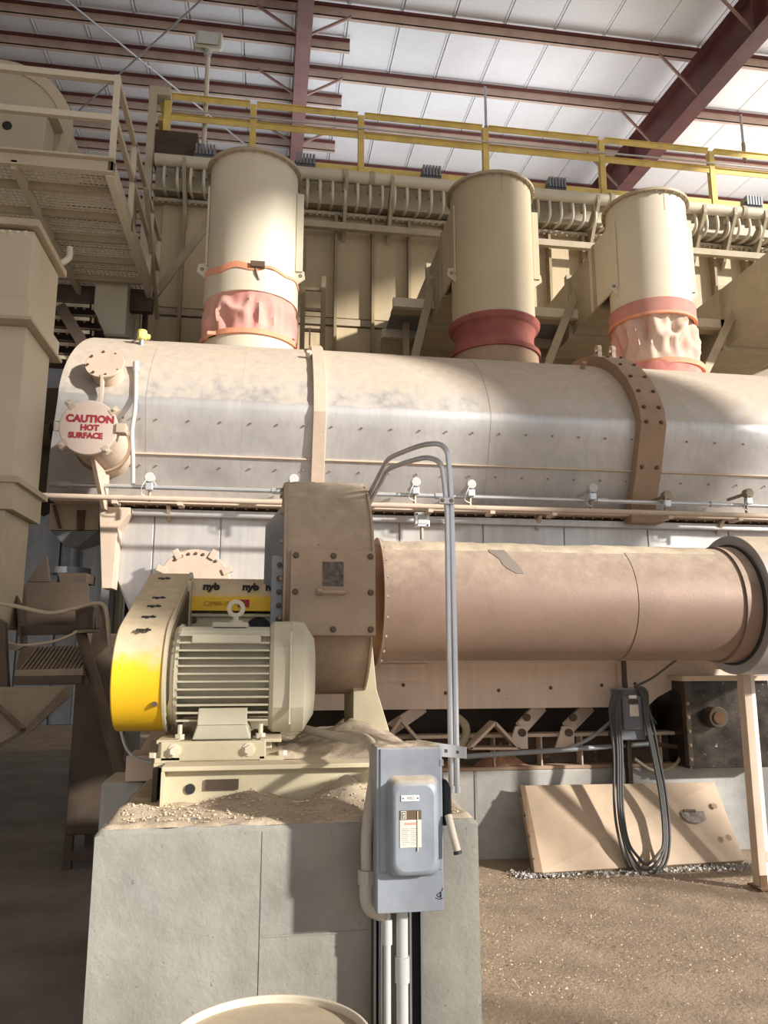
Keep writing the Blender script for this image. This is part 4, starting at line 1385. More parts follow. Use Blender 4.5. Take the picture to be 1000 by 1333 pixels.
# ------------------------------------------------------------------ fan base frame
fbm = thing('fan_base_frame', 'cream steel base frame carrying motor and fan on the concrete block', 'base frame', (0, 3.9, 1.0))
FB0, FB1, FYf = -.40, .46, 3.28
MB().box((FB0 + .01, FYf + .02, 1.0), (FB1, FYf + .04, 1.14)).build('front_web', basem, fbm)
MB().box((FB0, FYf - .03, 1.14), (FB1 + .01, FYf + .12, 1.158)).build('front_flange', basem, fbm, bevel=.003)
MB().box((FB0, FYf - .03, 1.0), (FB0 + .012, FYf + .03, 1.14)).build('end_plate', basem, fbm)
MB().box((FB0 - .05, FYf + .12, 1.135), (FB1 + .25, 4.9, 1.152)).build('deck_plate', basem, fbm)
MB().box((FB0 - .05, FYf + .1, 1.0), (FB0 - .03, 4.9, 1.14)).build('side_web', brownst, fbm)
MB().box((FB1 + .2, FYf + .3, 1.0), (FB1 + .22, 4.9, 1.14)).build('side_web', basem, fbm)
p = at(247, 1028, FYf)
hl = MB().cyl((p.x, FYf + .012, p.z), (p.x, FYf + .022, p.z), .020, 24).build('round_hole', black, fbm)
MB().box((p.x + .06, FYf + .008, 1.06), (p.x + .19, FYf + .022, 1.10)).build('edge_notch', brownst, fbm)
# tan bracket rear-left
p = at(172, 1000, 3.95)
br = thing('rear_bracket', 'pale tan bracket block behind the belt guard foot', 'bracket', (p.x, 3.95, 1.0))
MB().box((p.x - .03, 3.95, 1.0), (p.x + .14, 4.2, at(172, 984, 3.95).z)).build('bracket_block', tan_p, br, bevel=.004)
MB().prism([(p.x, 4.0, 1.08), (p.x + .14, 4.0, 1.08), (p.x + .14, 4.2, 1.22), (p.x + .05, 4.2, 1.22)], (0, .03, 0)).build('bracket_wing', tan_p, br, bevel=.004)
MB().cyl((p.x + .09, 3.98, 1.16), (p.x + .09, 4.0, 1.16), .022, 8).build('bracket_nut', boltm, br)
o = MB().tube([at(157, 950, 3.85), at(165, 975, 3.85), at(180, 988, 3.85), at(198, 992, 3.85)], .008, 6, 4).build('drain_wire', pvc, None, 60)
tag(o, 'thin grey wire drooping under the belt guard', 'wire')

# ------------------------------------------------------------------ concrete pedestal
cb1 = thing('concrete_block', 'big grey concrete block carrying motor and fan in the foreground', 'concrete block', (.1, 3.9, 0))
BX0, BX1, BYf, BZ = -.567, .782, 2.9, 1.0
bb = MB()
ch = .014
nseg = 40
ring_ = []
prof2 = [(BYf, -.03), (BYf, BZ - ch), (BYf + ch, BZ), (5.25, BZ), (5.25, -.03)]
xs = [BX0] + [BX0 + ch] + [BX0 + (BX1 - BX0) * k / nseg for k in range(1, nseg)] + [BX1 - ch, BX1]
for i, x in enumerate(xs):
    edge = 1 if i in (0, len(xs) - 1) else 0
    rg = []
    for j, (y, z) in enumerate(prof2):
        jit = .005 * noise.noise(V((x * 14, j * 3.1, 0)))
        if j in (1, 2):
            y += jit
            z += jit
        if edge and j in (2, 3):
            z -= ch
        if edge and j in (1,):
            y += .0
            z -= ch * .4
        rg.append(V((x, y, z)))
    ring_.append(rg)
bb.loft([r_[::-1] for r_ in ring_], True, True)
bb.build('block_body', conc, cb1, 35)
xs_ = at(341, 1150, BYf).x
zs_ = at(345, 1219, BYf).z
MB().box((xs_ - .003, BYf - .003, .0), (xs_ + .003, BYf + .01, BZ - .02)).build('form_ridge', conc, cb1)
MB().box((xs_, BYf - .0035, zs_ - .003), (BX1 - .35, BYf + .01, zs_ + .004)).build('form_ridge', conc, cb1)
cb2 = thing('rear_concrete_step', 'smaller grey concrete pad jutting out left behind the big block', 'concrete block', (-.67, 4.6, 0))
MB().box((-.775, 4.02, 0), (BX0 - .003, 5.25, .99)).build('step_body', conc2, cb2, bevel=.02)


def topz(x, y):
    n1 = noise.noise(V((x * 3, y * 3, 0)))
    n2 = noise.noise(V((x * 14, y * 14, 4)))
    z = .008 + .020 * max(0, n1 + .25) + .012 * n2 * .6
    for hx, hy, hh, hr_ in ((.33, 3.23, .11, .20), (-.05, 3.24, .055, .22), (-.5, 3.15, .03, .12)):
        d = sqrt((x - hx) ** 2 + (y - hy) ** 2)
        z += hh * max(0, 1 - d / hr_) ** 1.1
    e = min(x - BX0 - ch, BX1 - ch - x, y - BYf - ch, 5)
    z = max(z, .004) * max(0, min(1, e / .02 + .15))
    return BZ + z - .002


o = MB().grid(BX0 + ch, BX1 - ch, BYf + ch, 4.2, 110, 100, topz).build('settled_dust', dustm, None, 70)
tag(o, 'thick tan dust drifted over the top of the big concrete block', 'dust')
o['kind'] = 'stuff'


def dkz(x, y):
    z = .01 + .03 * max(0, noise.noise(V((x * 5, y * 5, 7))) + .1) + .008 * noise.noise(V((x * 20, y * 20, 7)))
    d = sqrt((x - .42) ** 2 + ((y - 3.95) * .6) ** 2)
    z += .10 * max(0, 1 - d / .3)
    e = min(x + .43, .70 - x, y - 3.41, 5)
    return 1.152 + max(0, z) * max(0, min(1, e / .05))


o = MB().grid(.06, .69, 3.42, 4.7, 60, 90, dkz).build('deck_dust', dustm, None, 70)
tag(o, 'lumpy tan dust piled on the base frame between motor and conduit', 'dust')
o['kind'] = 'stuff'
# chips on the block top
gm = MB()
rr = random.Random(11)
for k in range(700):
    x, y = rr.uniform(BX0 + .05, BX1 - .05), rr.uniform(BYf + .04, FYf)
    s = rr.uniform(.002, .008)
    z = topz(x, y) + s * .3
    a = rr.uniform(0, pi)
    gm.add([(x + cos(a) * s * 1.6, y + sin(a) * s * 1.6, z), (x + cos(a + 2.1) * s, y + sin(a + 2.1) * s, z), (x + cos(a + 4.2) * s, y + sin(a + 4.2) * s, z), (x, y, z + s * .8)], [(0, 1, 3), (1, 2, 3), (2, 0, 3)])
o = gm.build('chips', grainm)
tag(o, 'pale chips scattered on the dusty top of the concrete block', 'chips')
o['kind'] = 'stuff'

# flex conduit across deck and down
fx = thing('flexible_conduit', 'thick dusty grey flexible conduit dropping down the left of the big switch', 'conduit', (.36, 2.9, .8))
pts = [at(385, 946, 3.85), at(425, 956, 3.7), at(455, 962, 3.5), at(474, 961, 3.3), at(486, 975, 3.05), at(487, 1010, 2.86), at(480, 1060, 2.79), at(477, 1100, 2.79), at(478, 1136, 2.79)]
MB().tube(pts, .020, 14, 8).build('hose', flexm, fx, 60)
p = at(478, 1140, 2.79)
MB().cyl(p + V((0, 0, -.025)), p + V((0, 0, .02)), .031, 8).build('gland_nut', flexm, fx)
MB().tube([p + V((0, 0, -.02)), p + V((.0, 0, -.07)), p + V((.015, 0, -.105)), p + V((.06, 0, -.125))], .026, 12, 4).build('elbow', flexm, fx, 60)

# ------------------------------------------------------------------ big disconnect
ds = thing('disconnect_switch', 'large blue-grey disconnect switch box on the front of the concrete block', 'switch box', (.49, 2.75, .75))
ex0, ex1, ez0, ez1, ey0, ey1 = .376, .604, .757, 1.283, 2.69, 2.83
MB().box((ex0, ey0, ez0), (ex1, ey1, ez1)).build('enclosure', gboxm, ds, bevel=.004)
MB().box((ex0 + .012, ey0 - .006, ez0 + .13), (ex1 - .004, ey0, ez1 - .004)).build('door', gboxm, ds, bevel=.003)
MB().box((ex0 + .004, ey0 - .003, ez0 + .002), (ex1 - .002, ey0, ez0 + .125)).build('lower_panel', gboxm, ds, bevel=.002)
cx0, cx1, cz0, cz1 = .416, .580, .880, 1.182
rings = []
for y, ins in ((ey0 - .004, -.012), (ey0 - .012, -.004), (ey0 - .035, .0), (ey0 - .048, .006), (ey0 - .052, .018)):
    rg = []
    rad = .035
    for (qx, qz, a0) in ((cx1 - ins - rad, cz1 - ins - rad, 0), (cx0 + ins + rad, cz1 - ins - rad, 90), (cx0 + ins + rad, cz0 + ins + rad, 180), (cx1 - ins - rad, cz0 + ins + rad, 270)):
        for k in range(9):
            a = R(a0 + k * 11.25)
            rg.append(V((qx + cos(a) * rad, y, qz + sin(a) * rad)))
    rings.append(rg)
cvm = MB().loft(rings, True, False)
cvm.add(rings[-1], [list(range(36))])
cv = cvm.build('raised_cover', gboxm, ds, 50)
yf = ey0 - .053
pl = MB().box((.452, yf - .002, 1.117), (.512, yf + .001, 1.135)).build('nameplate', white, cv)
put_text('plate_print', 'F052', .012, (.483, yf - .0025, 1.126), (1, 0, 0), (0, 0, 1), ink, cv, .0003)
for x in (.458, .507):
    MB().cyl((x, yf - .003, 1.126), (x, yf, 1.126), .003, 8).build('rivet', boltd, cv)
lb_ = MB().box((.447, yf - .001, .972), (.519, yf + .001, 1.058)).build('paper_label', paper, cv)
MB().box((.447, yf - .0012, 1.058), (.519, yf + .001, 1.088)).build('dark_label', boltd, cv)
MB().prism([(.4505, yf - .002, 1.061), (.4685, yf - .002, 1.061), (.4685, yf - .002, 1.086), (.4505, yf - .002, 1.086)], (0, .001, 0)).build('logo_square', paper, cv)
MB().box((.453, yf - .0028, 1.0635), (.466, yf - .002, 1.0835)).build('logo_ring', ink, cv)
MB().box((.4555, yf - .0036, 1.066), (.4635, yf - .0028, 1.081)).build('logo_square', paper, cv)
MB().box((.458, yf - .0042, 1.070), (.461, yf - .0036, 1.077)).build('logo_core', ink, cv)
for k in range(9):
    MB().box((.453, yf - .0016, 1.03 - k * .006), (.453 + (.022, .026, .018)[k % 3], yf - .001, 1.0312 - k * .006)).build('print_line', bluegr, lb_)
    MB().box((.484, yf - .0016, 1.03 - k * .006), (.484 + (.018, .016, .02)[k % 3], yf - .001, 1.0312 - k * .006)).build('print_line', bluegr, lb_)
MB().box((.462, yf - .0016, 1.042), (.505, yf - .001, 1.050)).build('warning_strip', mat('faded_red', (.5, .3, .28), .7, var=.1, bump=0), lb_)
MB().box((.505, yf - .004, .96), (.5075, yf, 1.085)).build('dust_streak', cream, cv)
# lever handle on the right side
hx = ex1
MB().box((hx, 2.72, 1.13), (hx + .010, 2.80, 1.19)).build('handle_base', black, ds, bevel=.003)
MB().prism([(hx + .005, 2.70, 1.175), (hx + .012, 2.68, 1.175), (hx + .028, 2.68, 1.15), (hx + .030, 2.68, 1.06), (hx + .020, 2.68, 1.03), (hx + .005, 2.70, 1.02)], (0, .035, 0)).build('lever', black, ds, bevel=.004)
MB().tube([(hx + .017, 2.68, 1.06), (hx + .024, 2.655, 1.01), (hx + .036, 2.64, .955)], .0125, 10, 3).build('grip', flexm, ds, 50)
MB().tube([(hx + .036, 2.64, .955), (hx + .038, 2.638, .945)], .0145, 10).build('grip_end', black, ds, 50)
# small clips
for z in (.80, 1.22):
    MB().box((ex1 - .01, ey0 - .008, z), (ex1 + .003, ey0 + .01, z + .02)).build('latch', gboxm, ds)
mc = MB().tube([(.575, ey0 - .004, .80), (.59, ey0 - .004, .795), (.598, ey0 - .004, .80), (.595, ey0 - .004, .815), (.58, ey0 - .004, .81), (.59, ey0 - .004, .802), (.60, ey0 - .004, .83)], .0012, 5, 3).build('ink_scrawl', ink, ds)
dp = MB().grid(ex0 + .005, ex1 - .005, ey0 + .005, ey1 - .003, 24, 14, lambda x, y: ez1 - .001 + .012 * max(0, .5 + noise.noise(V((x * 22, y * 22, 3)))) * min(1, (x - ex0) / .03, (ex1 - x) / .03, (y - ey0) / .02)).build('dust_cap', dustm, ds, 70, kind='stuff')
# channels
for x0_, x1_, lb in ((.388, .413, 'dark slotted strut channel below the left of the big switch'), (.512, .560, 'dark slotted strut channel below the right of the big switch')):
    o = thing('strut_channel', lb, 'strut channel', (x0_, 2.86, 0), 'strut channels on the block front')
    MB().box((x0_, 2.885, 0), (x1_, 2.897, ez1 - .02)).build('channel_back', black, o)
    for x in (x0_, x1_ - .004):
        MB().box((x, 2.835, 0), (x + .004, 2.89, ez1 - .02)).build('channel_side', darkst, o)
    MB().box((x0_, 2.832, 0), (x0_ + .008, 2.838, ez1 - .02)).build('channel_lip', bluegr, o)
    MB().box((x1_ - .008, 2.832, 0), (x1_, 2.838, ez1 - .02)).build('channel_lip', bluegr, o)
for x, r, zc, lb in ((.428, .0125, .67, 'thinner grey conduit below the big switch'), (.4795, .020, .55, 'thicker grey conduit below the big switch')):
    o = thing('vertical_conduit', lb, 'conduit', (x, 2.79, 0), 'grey conduits below the big switch')
    MB().cyl((x, 2.79, 0), (x, 2.79, ez0), r, 20).build('pipe', pvc, o, 40)
    MB().cyl((x, 2.79, zc - .04), (x, 2.79, zc + .04), r + .0045, 20).build('coupling', pvc, o, 40)
    MB().cyl((x, 2.79, ez0 - .012), (x, 2.79, ez0), r + .006, 8).build('lock_nut', pvc, o)

# tall galvanised conduits
for k in range(2):
    lb = ('outer tall galvanised conduit arching over behind the fan', 'inner tall galvanised conduit arching lower behind the fan')[k]
    base = V((.838 + .0 * k - .026 * k, 3.44 + .0 * k, 1.0))
    o = thing('tall_conduit', lb, 'conduit', base, 'pair of tall galvanised conduits')
    Yb = 3.44
    if k == 0:
        pts = [base, (base.x, Yb, 1.6), (base.x - .005, Yb, 2.3), at(584, 600, Yb), at(582, 588, Yb), at(574, 579, Yb + .02), at(560, 578, Yb + .06), at(542, 582, Yb + .15), at(512, 594, Yb + .32), at(503, 601, Yb + .4), at(497, 612, Yb + .5), at(480, 645, Yb + .8), at(474, 658, Yb + .9)]
    else:
        pts = [base, (base.x, Yb, 1.6), (base.x, Yb, 2.25), at(578, 622, Yb), at(575, 607, Yb), at(568, 599, Yb + .02), at(554, 596, Yb + .07), at(536, 600, Yb + .15), at(512, 608, Yb + .3), at(503, 614, Yb + .38), at(497, 626, Yb + .5), at(484, 650, Yb + .8), at(478, 662, Yb + .9)]
    q = [V(a) for a in pts]
    # fine sampling only in bends
    MB().tube(q[:3], .0128, 14).tube(q[2:], .0128, 14, 5).build('pipe', zinc, o, 60)
    MB().cyl(base, base + V((0, 0, .03)), .02, 14).build('base_fitting', zinc, o, 40)
o = thing('conduit_clamp', 'small strap clamp joining the two tall conduits above the duct', 'clamp', at(581, 652, 3.42))
p = at(581, 652, 3.42)
MB().box(p + V((-.035, -.01, -.016)), p + V((.035, .012, .016))).build('clamp_plate', zinc, o, bevel=.003)
bolt(o, p + V((.022, -.01, 0)), (0, -1, 0), .007, boltm)
bolt(o, p + V((-.02, -.01, 0)), (0, -1, 0), .007, boltm)
# short strut holding conduits
o = thing('short_strut', 'short galvanised slotted strut from the big switch to the tall conduits', 'strut channel', (.66, 2.9, 1.25))
a, b_ = at(577, 980, 2.86), at(606, 980, 3.36)
p0, p1 = V((.604, 2.86, 1.255)), at(606, 980, 3.40)
MB().beam(p0, p1, .012, .048).build('strut_web', zinc, o)
dr_ = (p1 - p0).normalized()
for t in (.35, .7):
    q = p0.lerp(p1, t) + V((-.003, -.012, 0))
    MB().beam(q - dr_ * .02, q + dr_ * .02, .012, .012).build('slot', black, o)

# ------------------------------------------------------------------ steel drum
sdm = thing('steel_drum', 'round dusty steel drum at the bottom edge in front of the concrete block', 'drum', (.03, 2.2, 0))
dxc, dyc, dz_, drr = .03, 2.215, .62, .27
MB().cyl((dxc, dyc, 0), (dxc, dyc, dz_ - .02), drr - .008, 64, True).build('drum_wall', steel_b, sdm, 30)
MB().ring((dxc, dyc, dz_ - .03), (dxc, dyc, dz_), drr - .012, drr, 64).build('rim', cream, sdm, 40, bevel=.004)
for z in (.2, .4):
    MB().ring((dxc, dyc, z), (dxc, dyc, z + .03), drr - .012, drr + .006, 64).build('rolling_hoop', steel_b, sdm, 40)
rings = []
for i in range(16):
    t = i / 15
    rings.append([V((dxc + cos(2 * pi * k / 64) * (drr - .01) * t, dyc + sin(2 * pi * k / 64) * (drr - .01) * t, dz_ - .035 + .02 * (1 - t) + .006 * noise.noise(V((cos(2 * pi * k / 64) * t * 4, sin(2 * pi * k / 64) * t * 4, 0))))) for k in range(64)])
MB().loft(rings[::-1]).build('powder_fill', dustm, sdm, 70, kind='stuff')

# ------------------------------------------------------------------ left side: square duct column
sq = thing('square_duct_column', 'tall cream square duct with bolted flanges at the left edge', 'duct', (-2.0, 5.5, 0))
Z = lambda y, Y=5.0, x=30: at(x, y, Y).z
Xu = at(40, 350, 5.0).x
Xl = at(28, 500, 5.05).x
MB().box((Xu - .9, 5.0, Z(400)), (Xu, 5.62, Z(300))).build('upper_duct', beige, sq, bevel=.006)
MB().box((Xu - .95, 4.96, Z(297)), (Xu + .04, 5.68, Z(288))).build('flange', steel_b, sq, bevel=.003)
MB().box((Xu - .95, 4.95, Z(417)), (Xu + .03, 5.67, Z(393))).build('flange_collar', beige, sq, bevel=.004)
MB().box((Xu - .98, 4.93, Z(421)), (Xu + .05, 5.70, Z(417))).build('flange', steel_b, sq)
MB().box((Xl - .9, 5.05, Z(622, 5.05)), (Xl, 5.6, Z(421))).build('middle_duct', beige, sq, bevel=.006)
MB().box((Xl - .95, 5.0, Z(630, 5.05)), (Xl + .05, 5.66, Z(622, 5.05))).build('flange', steel_b, sq, bevel=.003)
MB().box((Xl - .93, 5.02, Z(664, 5.05)), (Xl + .02, 5.62, Z(630, 5.05))).build('flange_collar', steel_b, sq)
MB().box((Xl - .9, 5.05, 1.75), (Xl - .03, 5.55, Z(664, 5.05))).build('lower_duct', steel_b, sq, bevel=.006)
for px, py in ((4, 302), (14, 302), (24, 303), (34, 303)):
    bolt(sq, at(px, py, 5.0), (0, -1, 0), .010, boltl)

# ------------------------------------------------------------------ left platform
pf = thing('access_platform', 'cream steel platform with grating floor high on the left', 'platform', (-2.5, 7.8, 5.9))
PX, PY0, PY1, PZ = -1.5, 6.6, 9.1, 5.88
MB().box((-4.6, PY0, PZ - .0), (PX, PY0 + .03, PZ + .13)).build('front_channel', beige, pf, bevel=.003)
MB().box((-4.6, PY0 - .05, PZ + .12), (PX + .01, PY0 + .03, PZ + .14)).build('channel_flange', beige, pf)
MB().box((-4.6, PY0 - .04, PZ - .01), (PX + .01, PY0 + .03, PZ + .005)).build('channel_flange', beige, pf)
MB().box((PX - .03, PY0, PZ - .02), (PX, PY1, PZ + .14)).build('side_channel', beige, pf, bevel=.003)
MB().box((PX - .07, PY0, PZ - .03), (PX + .005, PY1, PZ - .015)).build('channel_flange', cream, pf)
MB().box((-4.6, PY1 - .04, PZ - .2), (PX + .0, PY1 + .06, PZ + .08)).build('back_beam', brownst, pf)
for k in range(5):
    y = PY0 + .34 + k * .45
    m = MB().box((-4.6, y, PZ - .0), (PX - .03, y + .04, PZ + .07))
    m.build('joist', steel_b, pf)
xs2 = at(60, 300, 7.8).x
MB().box((at(12, 232, 6.6).x, PY0, PZ - .04), (at(12, 232, 6.6).x + .05, PY1, PZ + .05)).build('stringer', beige, pf)
gm = MB()
x = -4.6
k = 0
while x < PX - .04:
    gm.box((x, PY0 + .03, PZ + .075), (x + .012, PY1 - .04, PZ + .085))
    x += .05
y = PY0 + .05
while y < PY1 - .05:
    gm.beam((-4.6, y, PZ + .08), (PX - .04, y, PZ + .08), .014, .012)
    y += .05
gm.build('grating', cream, pf, kind='stuff')
# side and front railing
ZR = [6.86, 6.45]
rp = MB().box((PX - .05, PY0, PZ), (PX, PY0 + .05, 6.90)).build('rail_post', cream, pf)
for y in (PY0 + .95, PY1 - .3, PY1 + .35):
    again(rp, (0, y - PY0, 0))
again(rp, (-2.1, 0, 0))
for z in ZR:
    MB().box((-4.6, PY0 + .0, z - .03), (PX - .05, PY0 + .05, z + .03)).build('hand_rail', cream, pf)
    MB().box((PX - .045, PY0 + .05, z - .03), (PX - .0, PY1 + .4, z + .03)).build('hand_rail', beige, pf)
MB().beam((PX, PY1 - .9, PZ + .9), (PX, PY1 + .4, PZ - .1), .05, .05).build('stair_stringer', steel_b, pf)
hk = MB().tube([at(62, 342, 7.2), at(78, 343, 7.2), at(90, 335, 7.2), at(91, 322, 7.2)], .03, 10, 5).build('bent_hook_pipe', cream, pf, 60)
# round cyclone above platform
cy = thing('round_fan_housing', 'large cream round housing with square inlet box on the high left platform', 'fan housing', at(0, 170, 8.2))
c0 = at(-8, 165, 8.2)
MB().cyl(c0, c0 + V((0, .7, 0)), .78, 64).build('drum_shell', beige, cy, 30)
MB().ring(c0 + V((0, -.02, 0)), c0 + V((0, .02, 0)), .72, .84, 64).build('rim_flange', beige, cy, 30)
a, b_ = at(-20, 192, 7.9), at(62, 150, 7.9)
ib = MB().box((a.x, 7.85, 6.0), (b_.x, 8.2, b_.z)).build('inlet_box', beige, cy, bevel=.01)
MB().box((a.x, 7.82, b_.z), (b_.x + .1, 8.2, b_.z + .04)).build('inlet_flange', beige, cy)
p = at(9, 163, 7.84)
MB().cone(p, p + V((0, .01, 0)), .05, .05, 20).build('oval_hole', black, cy)

# under-platform clutter
st = thing('lower_walkway', 'dark perforated stair treads below the left platform', 'stairs', (-2.6, 8.6, 4.6))
for i in range(5):
    py = 398 + i * 17
    p = at(85, py, 8.4)
    MB().box((p.x - .45, 8.3, p.z), (p.x + .28 + i * .06, 8.75, p.z + .02)).build('tread', brownst, st)
    sl = MB()
    for k in range(9):
        sl.box((p.x - .42 + k * .09, 8.32, p.z - .06), (p.x - .40 + k * .09, 8.34, p.z))
        sl.box((p.x - .45, 8.3, p.z - .05), (p.x + .28, 8.31, p.z - .01)) if k == 0 else None
    sl.build('tread_teeth', steel_b, st, kind='stuff')
MB().beam(at(78, 398, 8.2), at(122, 470, 8.2), .12, .05, (0, 1, 0)).build('stringer', brownst, st)
hp_ = thing('small_hopper', 'pale grey-cream hopper with pyramid bottom behind the dryer left end', 'hopper', (-1.9, 8.9, 4.5))
a, b_ = at(120, 430, 8.9), at(165, 398, 8.9)
xa, xb, zb_, zt_ = a.x, b_.x, a.z - .05, b_.z + .3
MB().box((xa, 8.9, zb_), (xb, 9.4, zt_)).build('hopper_box', cream, hp_, bevel=.005)
MB().box((xa - .05, 8.85, zb_ - .03), (xb + .05, 9.45, zb_)).build('hopper_flange', steel_b, hp_)
mx = (xa + xb) / 2
MB().loft([[V((mx - .07, 9.1, zb_ - .45)), V((mx + .07, 9.1, zb_ - .45)), V((mx + .07, 9.24, zb_ - .45)), V((mx - .07, 9.24, zb_ - .45))], [V((xa, 8.9, zb_ - .03)), V((xb, 8.9, zb_ - .03)), V((xb, 9.4, zb_ - .03)), V((xa, 9.4, zb_ - .03))]], True, True).build('pyramid', pvc, hp_)
for px, m, lb in ((177, cream, 'pale vertical pipe just left of the dust collector corner'), (188, darkst, 'dark vertical post at the dust collector corner'), (168, pvc, 'thin grey vertical pipe beside the small hopper')):
    p = at(px, 430, 9.6)
    o = thing('riser_pipe', lb, 'pipe', (p.x, 9.6, 3.2), 'risers behind the dryer left end')
    MB().cyl((p.x, 9.6, 0), (p.x, 9.6, 6.0), .05 if m is cream else .035, 12).build('pipe', m, o, 40)
    MB().cyl((p.x, 9.6, 4.6), (p.x, 9.6, 4.7), .07, 12).build('joint_collar', m, o, 40)

# ------------------------------------------------------------------ left: dryer outlet funnel, screener
bw = thing('grey_casing', 'dim blue-grey sheet metal casing behind the screener at left', 'casing', (-2.7, 8.4, 0))
MB().box((-4.2, 8.2, 0.9), (-1.9, 9.2, 4.2)).build('casing_body', bluegr, bw, bevel=.01)
for x in (-2.9, -2.5, -2.15):
    MB().box((x, 8.17, .9), (x + .03, 8.21, 4.2)).build('casing_rib', bluegr, bw)
o = thing('dark_chute', 'dark brown slanted chute behind the square duct at left', 'chute', (-2.2, 7.2, 2.4))
MB().prism([at(40, 505, 7.0), at(78, 505, 7.0), at(70, 640, 7.0), at(36, 660, 7.0)], (0, .5, 0)).build('chute_body', brownst, o)
MB().box((at(55, 600, 7.4).x - .05, 7.45, 3.2), (at(55, 600, 7.4).x + .05, 8.2, 3.3)).build('chute_hanger', brownst, o)
MB().cyl(at(40, 568, 6.9), at(68, 566, 6.9), .1, 20).build('cross_pipe', brownst, o, 40)
fu = thing('outlet_funnel', 'pale dusty funnel chute under the left end of the dryer', 'chute', (-1.6, 6.7, 2.0))
MB().prism([at(65, 655, 6.5), at(130, 657, 6.5), at(128, 690, 6.5), at(64, 690, 6.5)], (0, .6, 0)).build('funnel_top', steel_b, fu)
MB().prism([at(68, 657, 6.48), at(72, 657, 6.48), at(80, 688, 6.48), at(76, 688, 6.48)], (0, .02, 0)).build('rust_strip', rustm, fu)
MB().prism([at(100, 664, 6.48), at(111, 664, 6.48), at(109, 690, 6.48), at(100, 690, 6.48)], (0, .02, 0)).build('rust_strip', rustm, fu)
t0 = [at(66, 691, 6.5), at(128, 691, 6.5)]
b0 = [at(86, 712, 6.6), at(101, 712, 6.6)]
MB().loft([[b0[0], b0[1], b0[1] + V((0, .2, 0)), b0[0] + V((0, .2, 0))], [t0[0], t0[1], t0[1] + V((0, .6, 0)), t0[0] + V((0, .6, 0))]], True, True).build('funnel_cone', bluegr, fu)
p = at(94, 712, 6.7)
MB().cyl((p.x, 6.7, at(94, 742, 6.7).z), (p.x, 6.7, p.z), .075, 20).build('spout', bluegr, fu, 40)
MB().cyl((p.x, 6.7, at(94, 748, 6.7).z), (p.x, 6.7, at(94, 740, 6.7).z), .16, 24).build('spout_ring', bluegr, fu, 40)

dimst = mat('shaded_screener_steel', (.20, .165, .12), .7, .1, .6, .3, 1., dcol=(.33, .27, .20), var=.2, bump=.15)  # screener steel with its shade put into a darker colour
sc_ = thing('vibrating_screener', 'dark dusty screener trough with sloping grid bars at the left', 'screener', (-2.0, 5.2, .6))
Ys = 5.2
bl = [at(28, 757, 5.9), at(117, 757, 5.9), at(125, 800, 5.6), at(108, 822, 5.4), at(30, 825, 5.4), at(20, 775, 5.8)]
MB().prism([at(34, 758, 5.95), at(114, 758, 5.95), at(118, 815, 5.95), at(26, 815, 5.95)], (0, .02, 0)).build('back_plate', brownst, sc_)
MB().prism([at(33, 758, 5.95), at(20, 776, 5.4), at(27, 850, 5.2), at(34, 850, 5.9)], (.01, 0, 0)).build('side_plate', brownst, sc_)
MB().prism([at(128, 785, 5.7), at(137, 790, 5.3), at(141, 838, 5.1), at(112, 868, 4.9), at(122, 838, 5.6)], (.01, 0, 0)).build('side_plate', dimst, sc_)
MB().beam(at(24, 821, 5.35), at(102, 820, 5.35), .05, .06).build('cross_channel', brownst, sc_, bevel=.003)
MB().prism([at(75, 746, 6.1), at(113, 746, 6.1), at(112, 758, 6.1), at(79, 758, 6.1)], (0, .3, 0)).build('spout_box', darkst, sc_)
MB().prism([at(34, 757, 6.0), at(60, 724, 6.0), at(64, 757, 6.0)], (0, .05, 0)).build('deflector', darkst, sc_)
for k in range(15):
    x0 = 50 + k * 5.2
    x1 = 25 + k * 5.7
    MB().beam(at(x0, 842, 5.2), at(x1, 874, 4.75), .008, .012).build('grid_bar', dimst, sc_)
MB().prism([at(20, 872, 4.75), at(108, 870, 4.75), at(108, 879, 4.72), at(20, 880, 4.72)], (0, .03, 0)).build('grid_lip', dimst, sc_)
MB().prism([at(18, 880, 4.7), at(106, 880, 4.7), at(106, 891, 4.7), at(18, 892, 4.7)], (0, .25, 0)).build('front_tray', brownst, sc_, bevel=.004)
MB().prism([at(26, 843, 5.25), at(110, 840, 5.25), at(108, 872, 4.78), at(20, 874, 4.78)], (0, .02, -.03)).build('pan', darkst, sc_)
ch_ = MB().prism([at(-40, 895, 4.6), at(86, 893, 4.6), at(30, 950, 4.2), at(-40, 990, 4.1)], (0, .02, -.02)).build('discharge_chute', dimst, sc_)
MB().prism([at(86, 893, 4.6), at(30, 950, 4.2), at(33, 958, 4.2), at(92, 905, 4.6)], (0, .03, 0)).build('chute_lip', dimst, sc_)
MB().beam(at(-5, 918, 4.35), at(30, 950, 4.18), .03, .02).build('chute_rib', brownst, sc_)
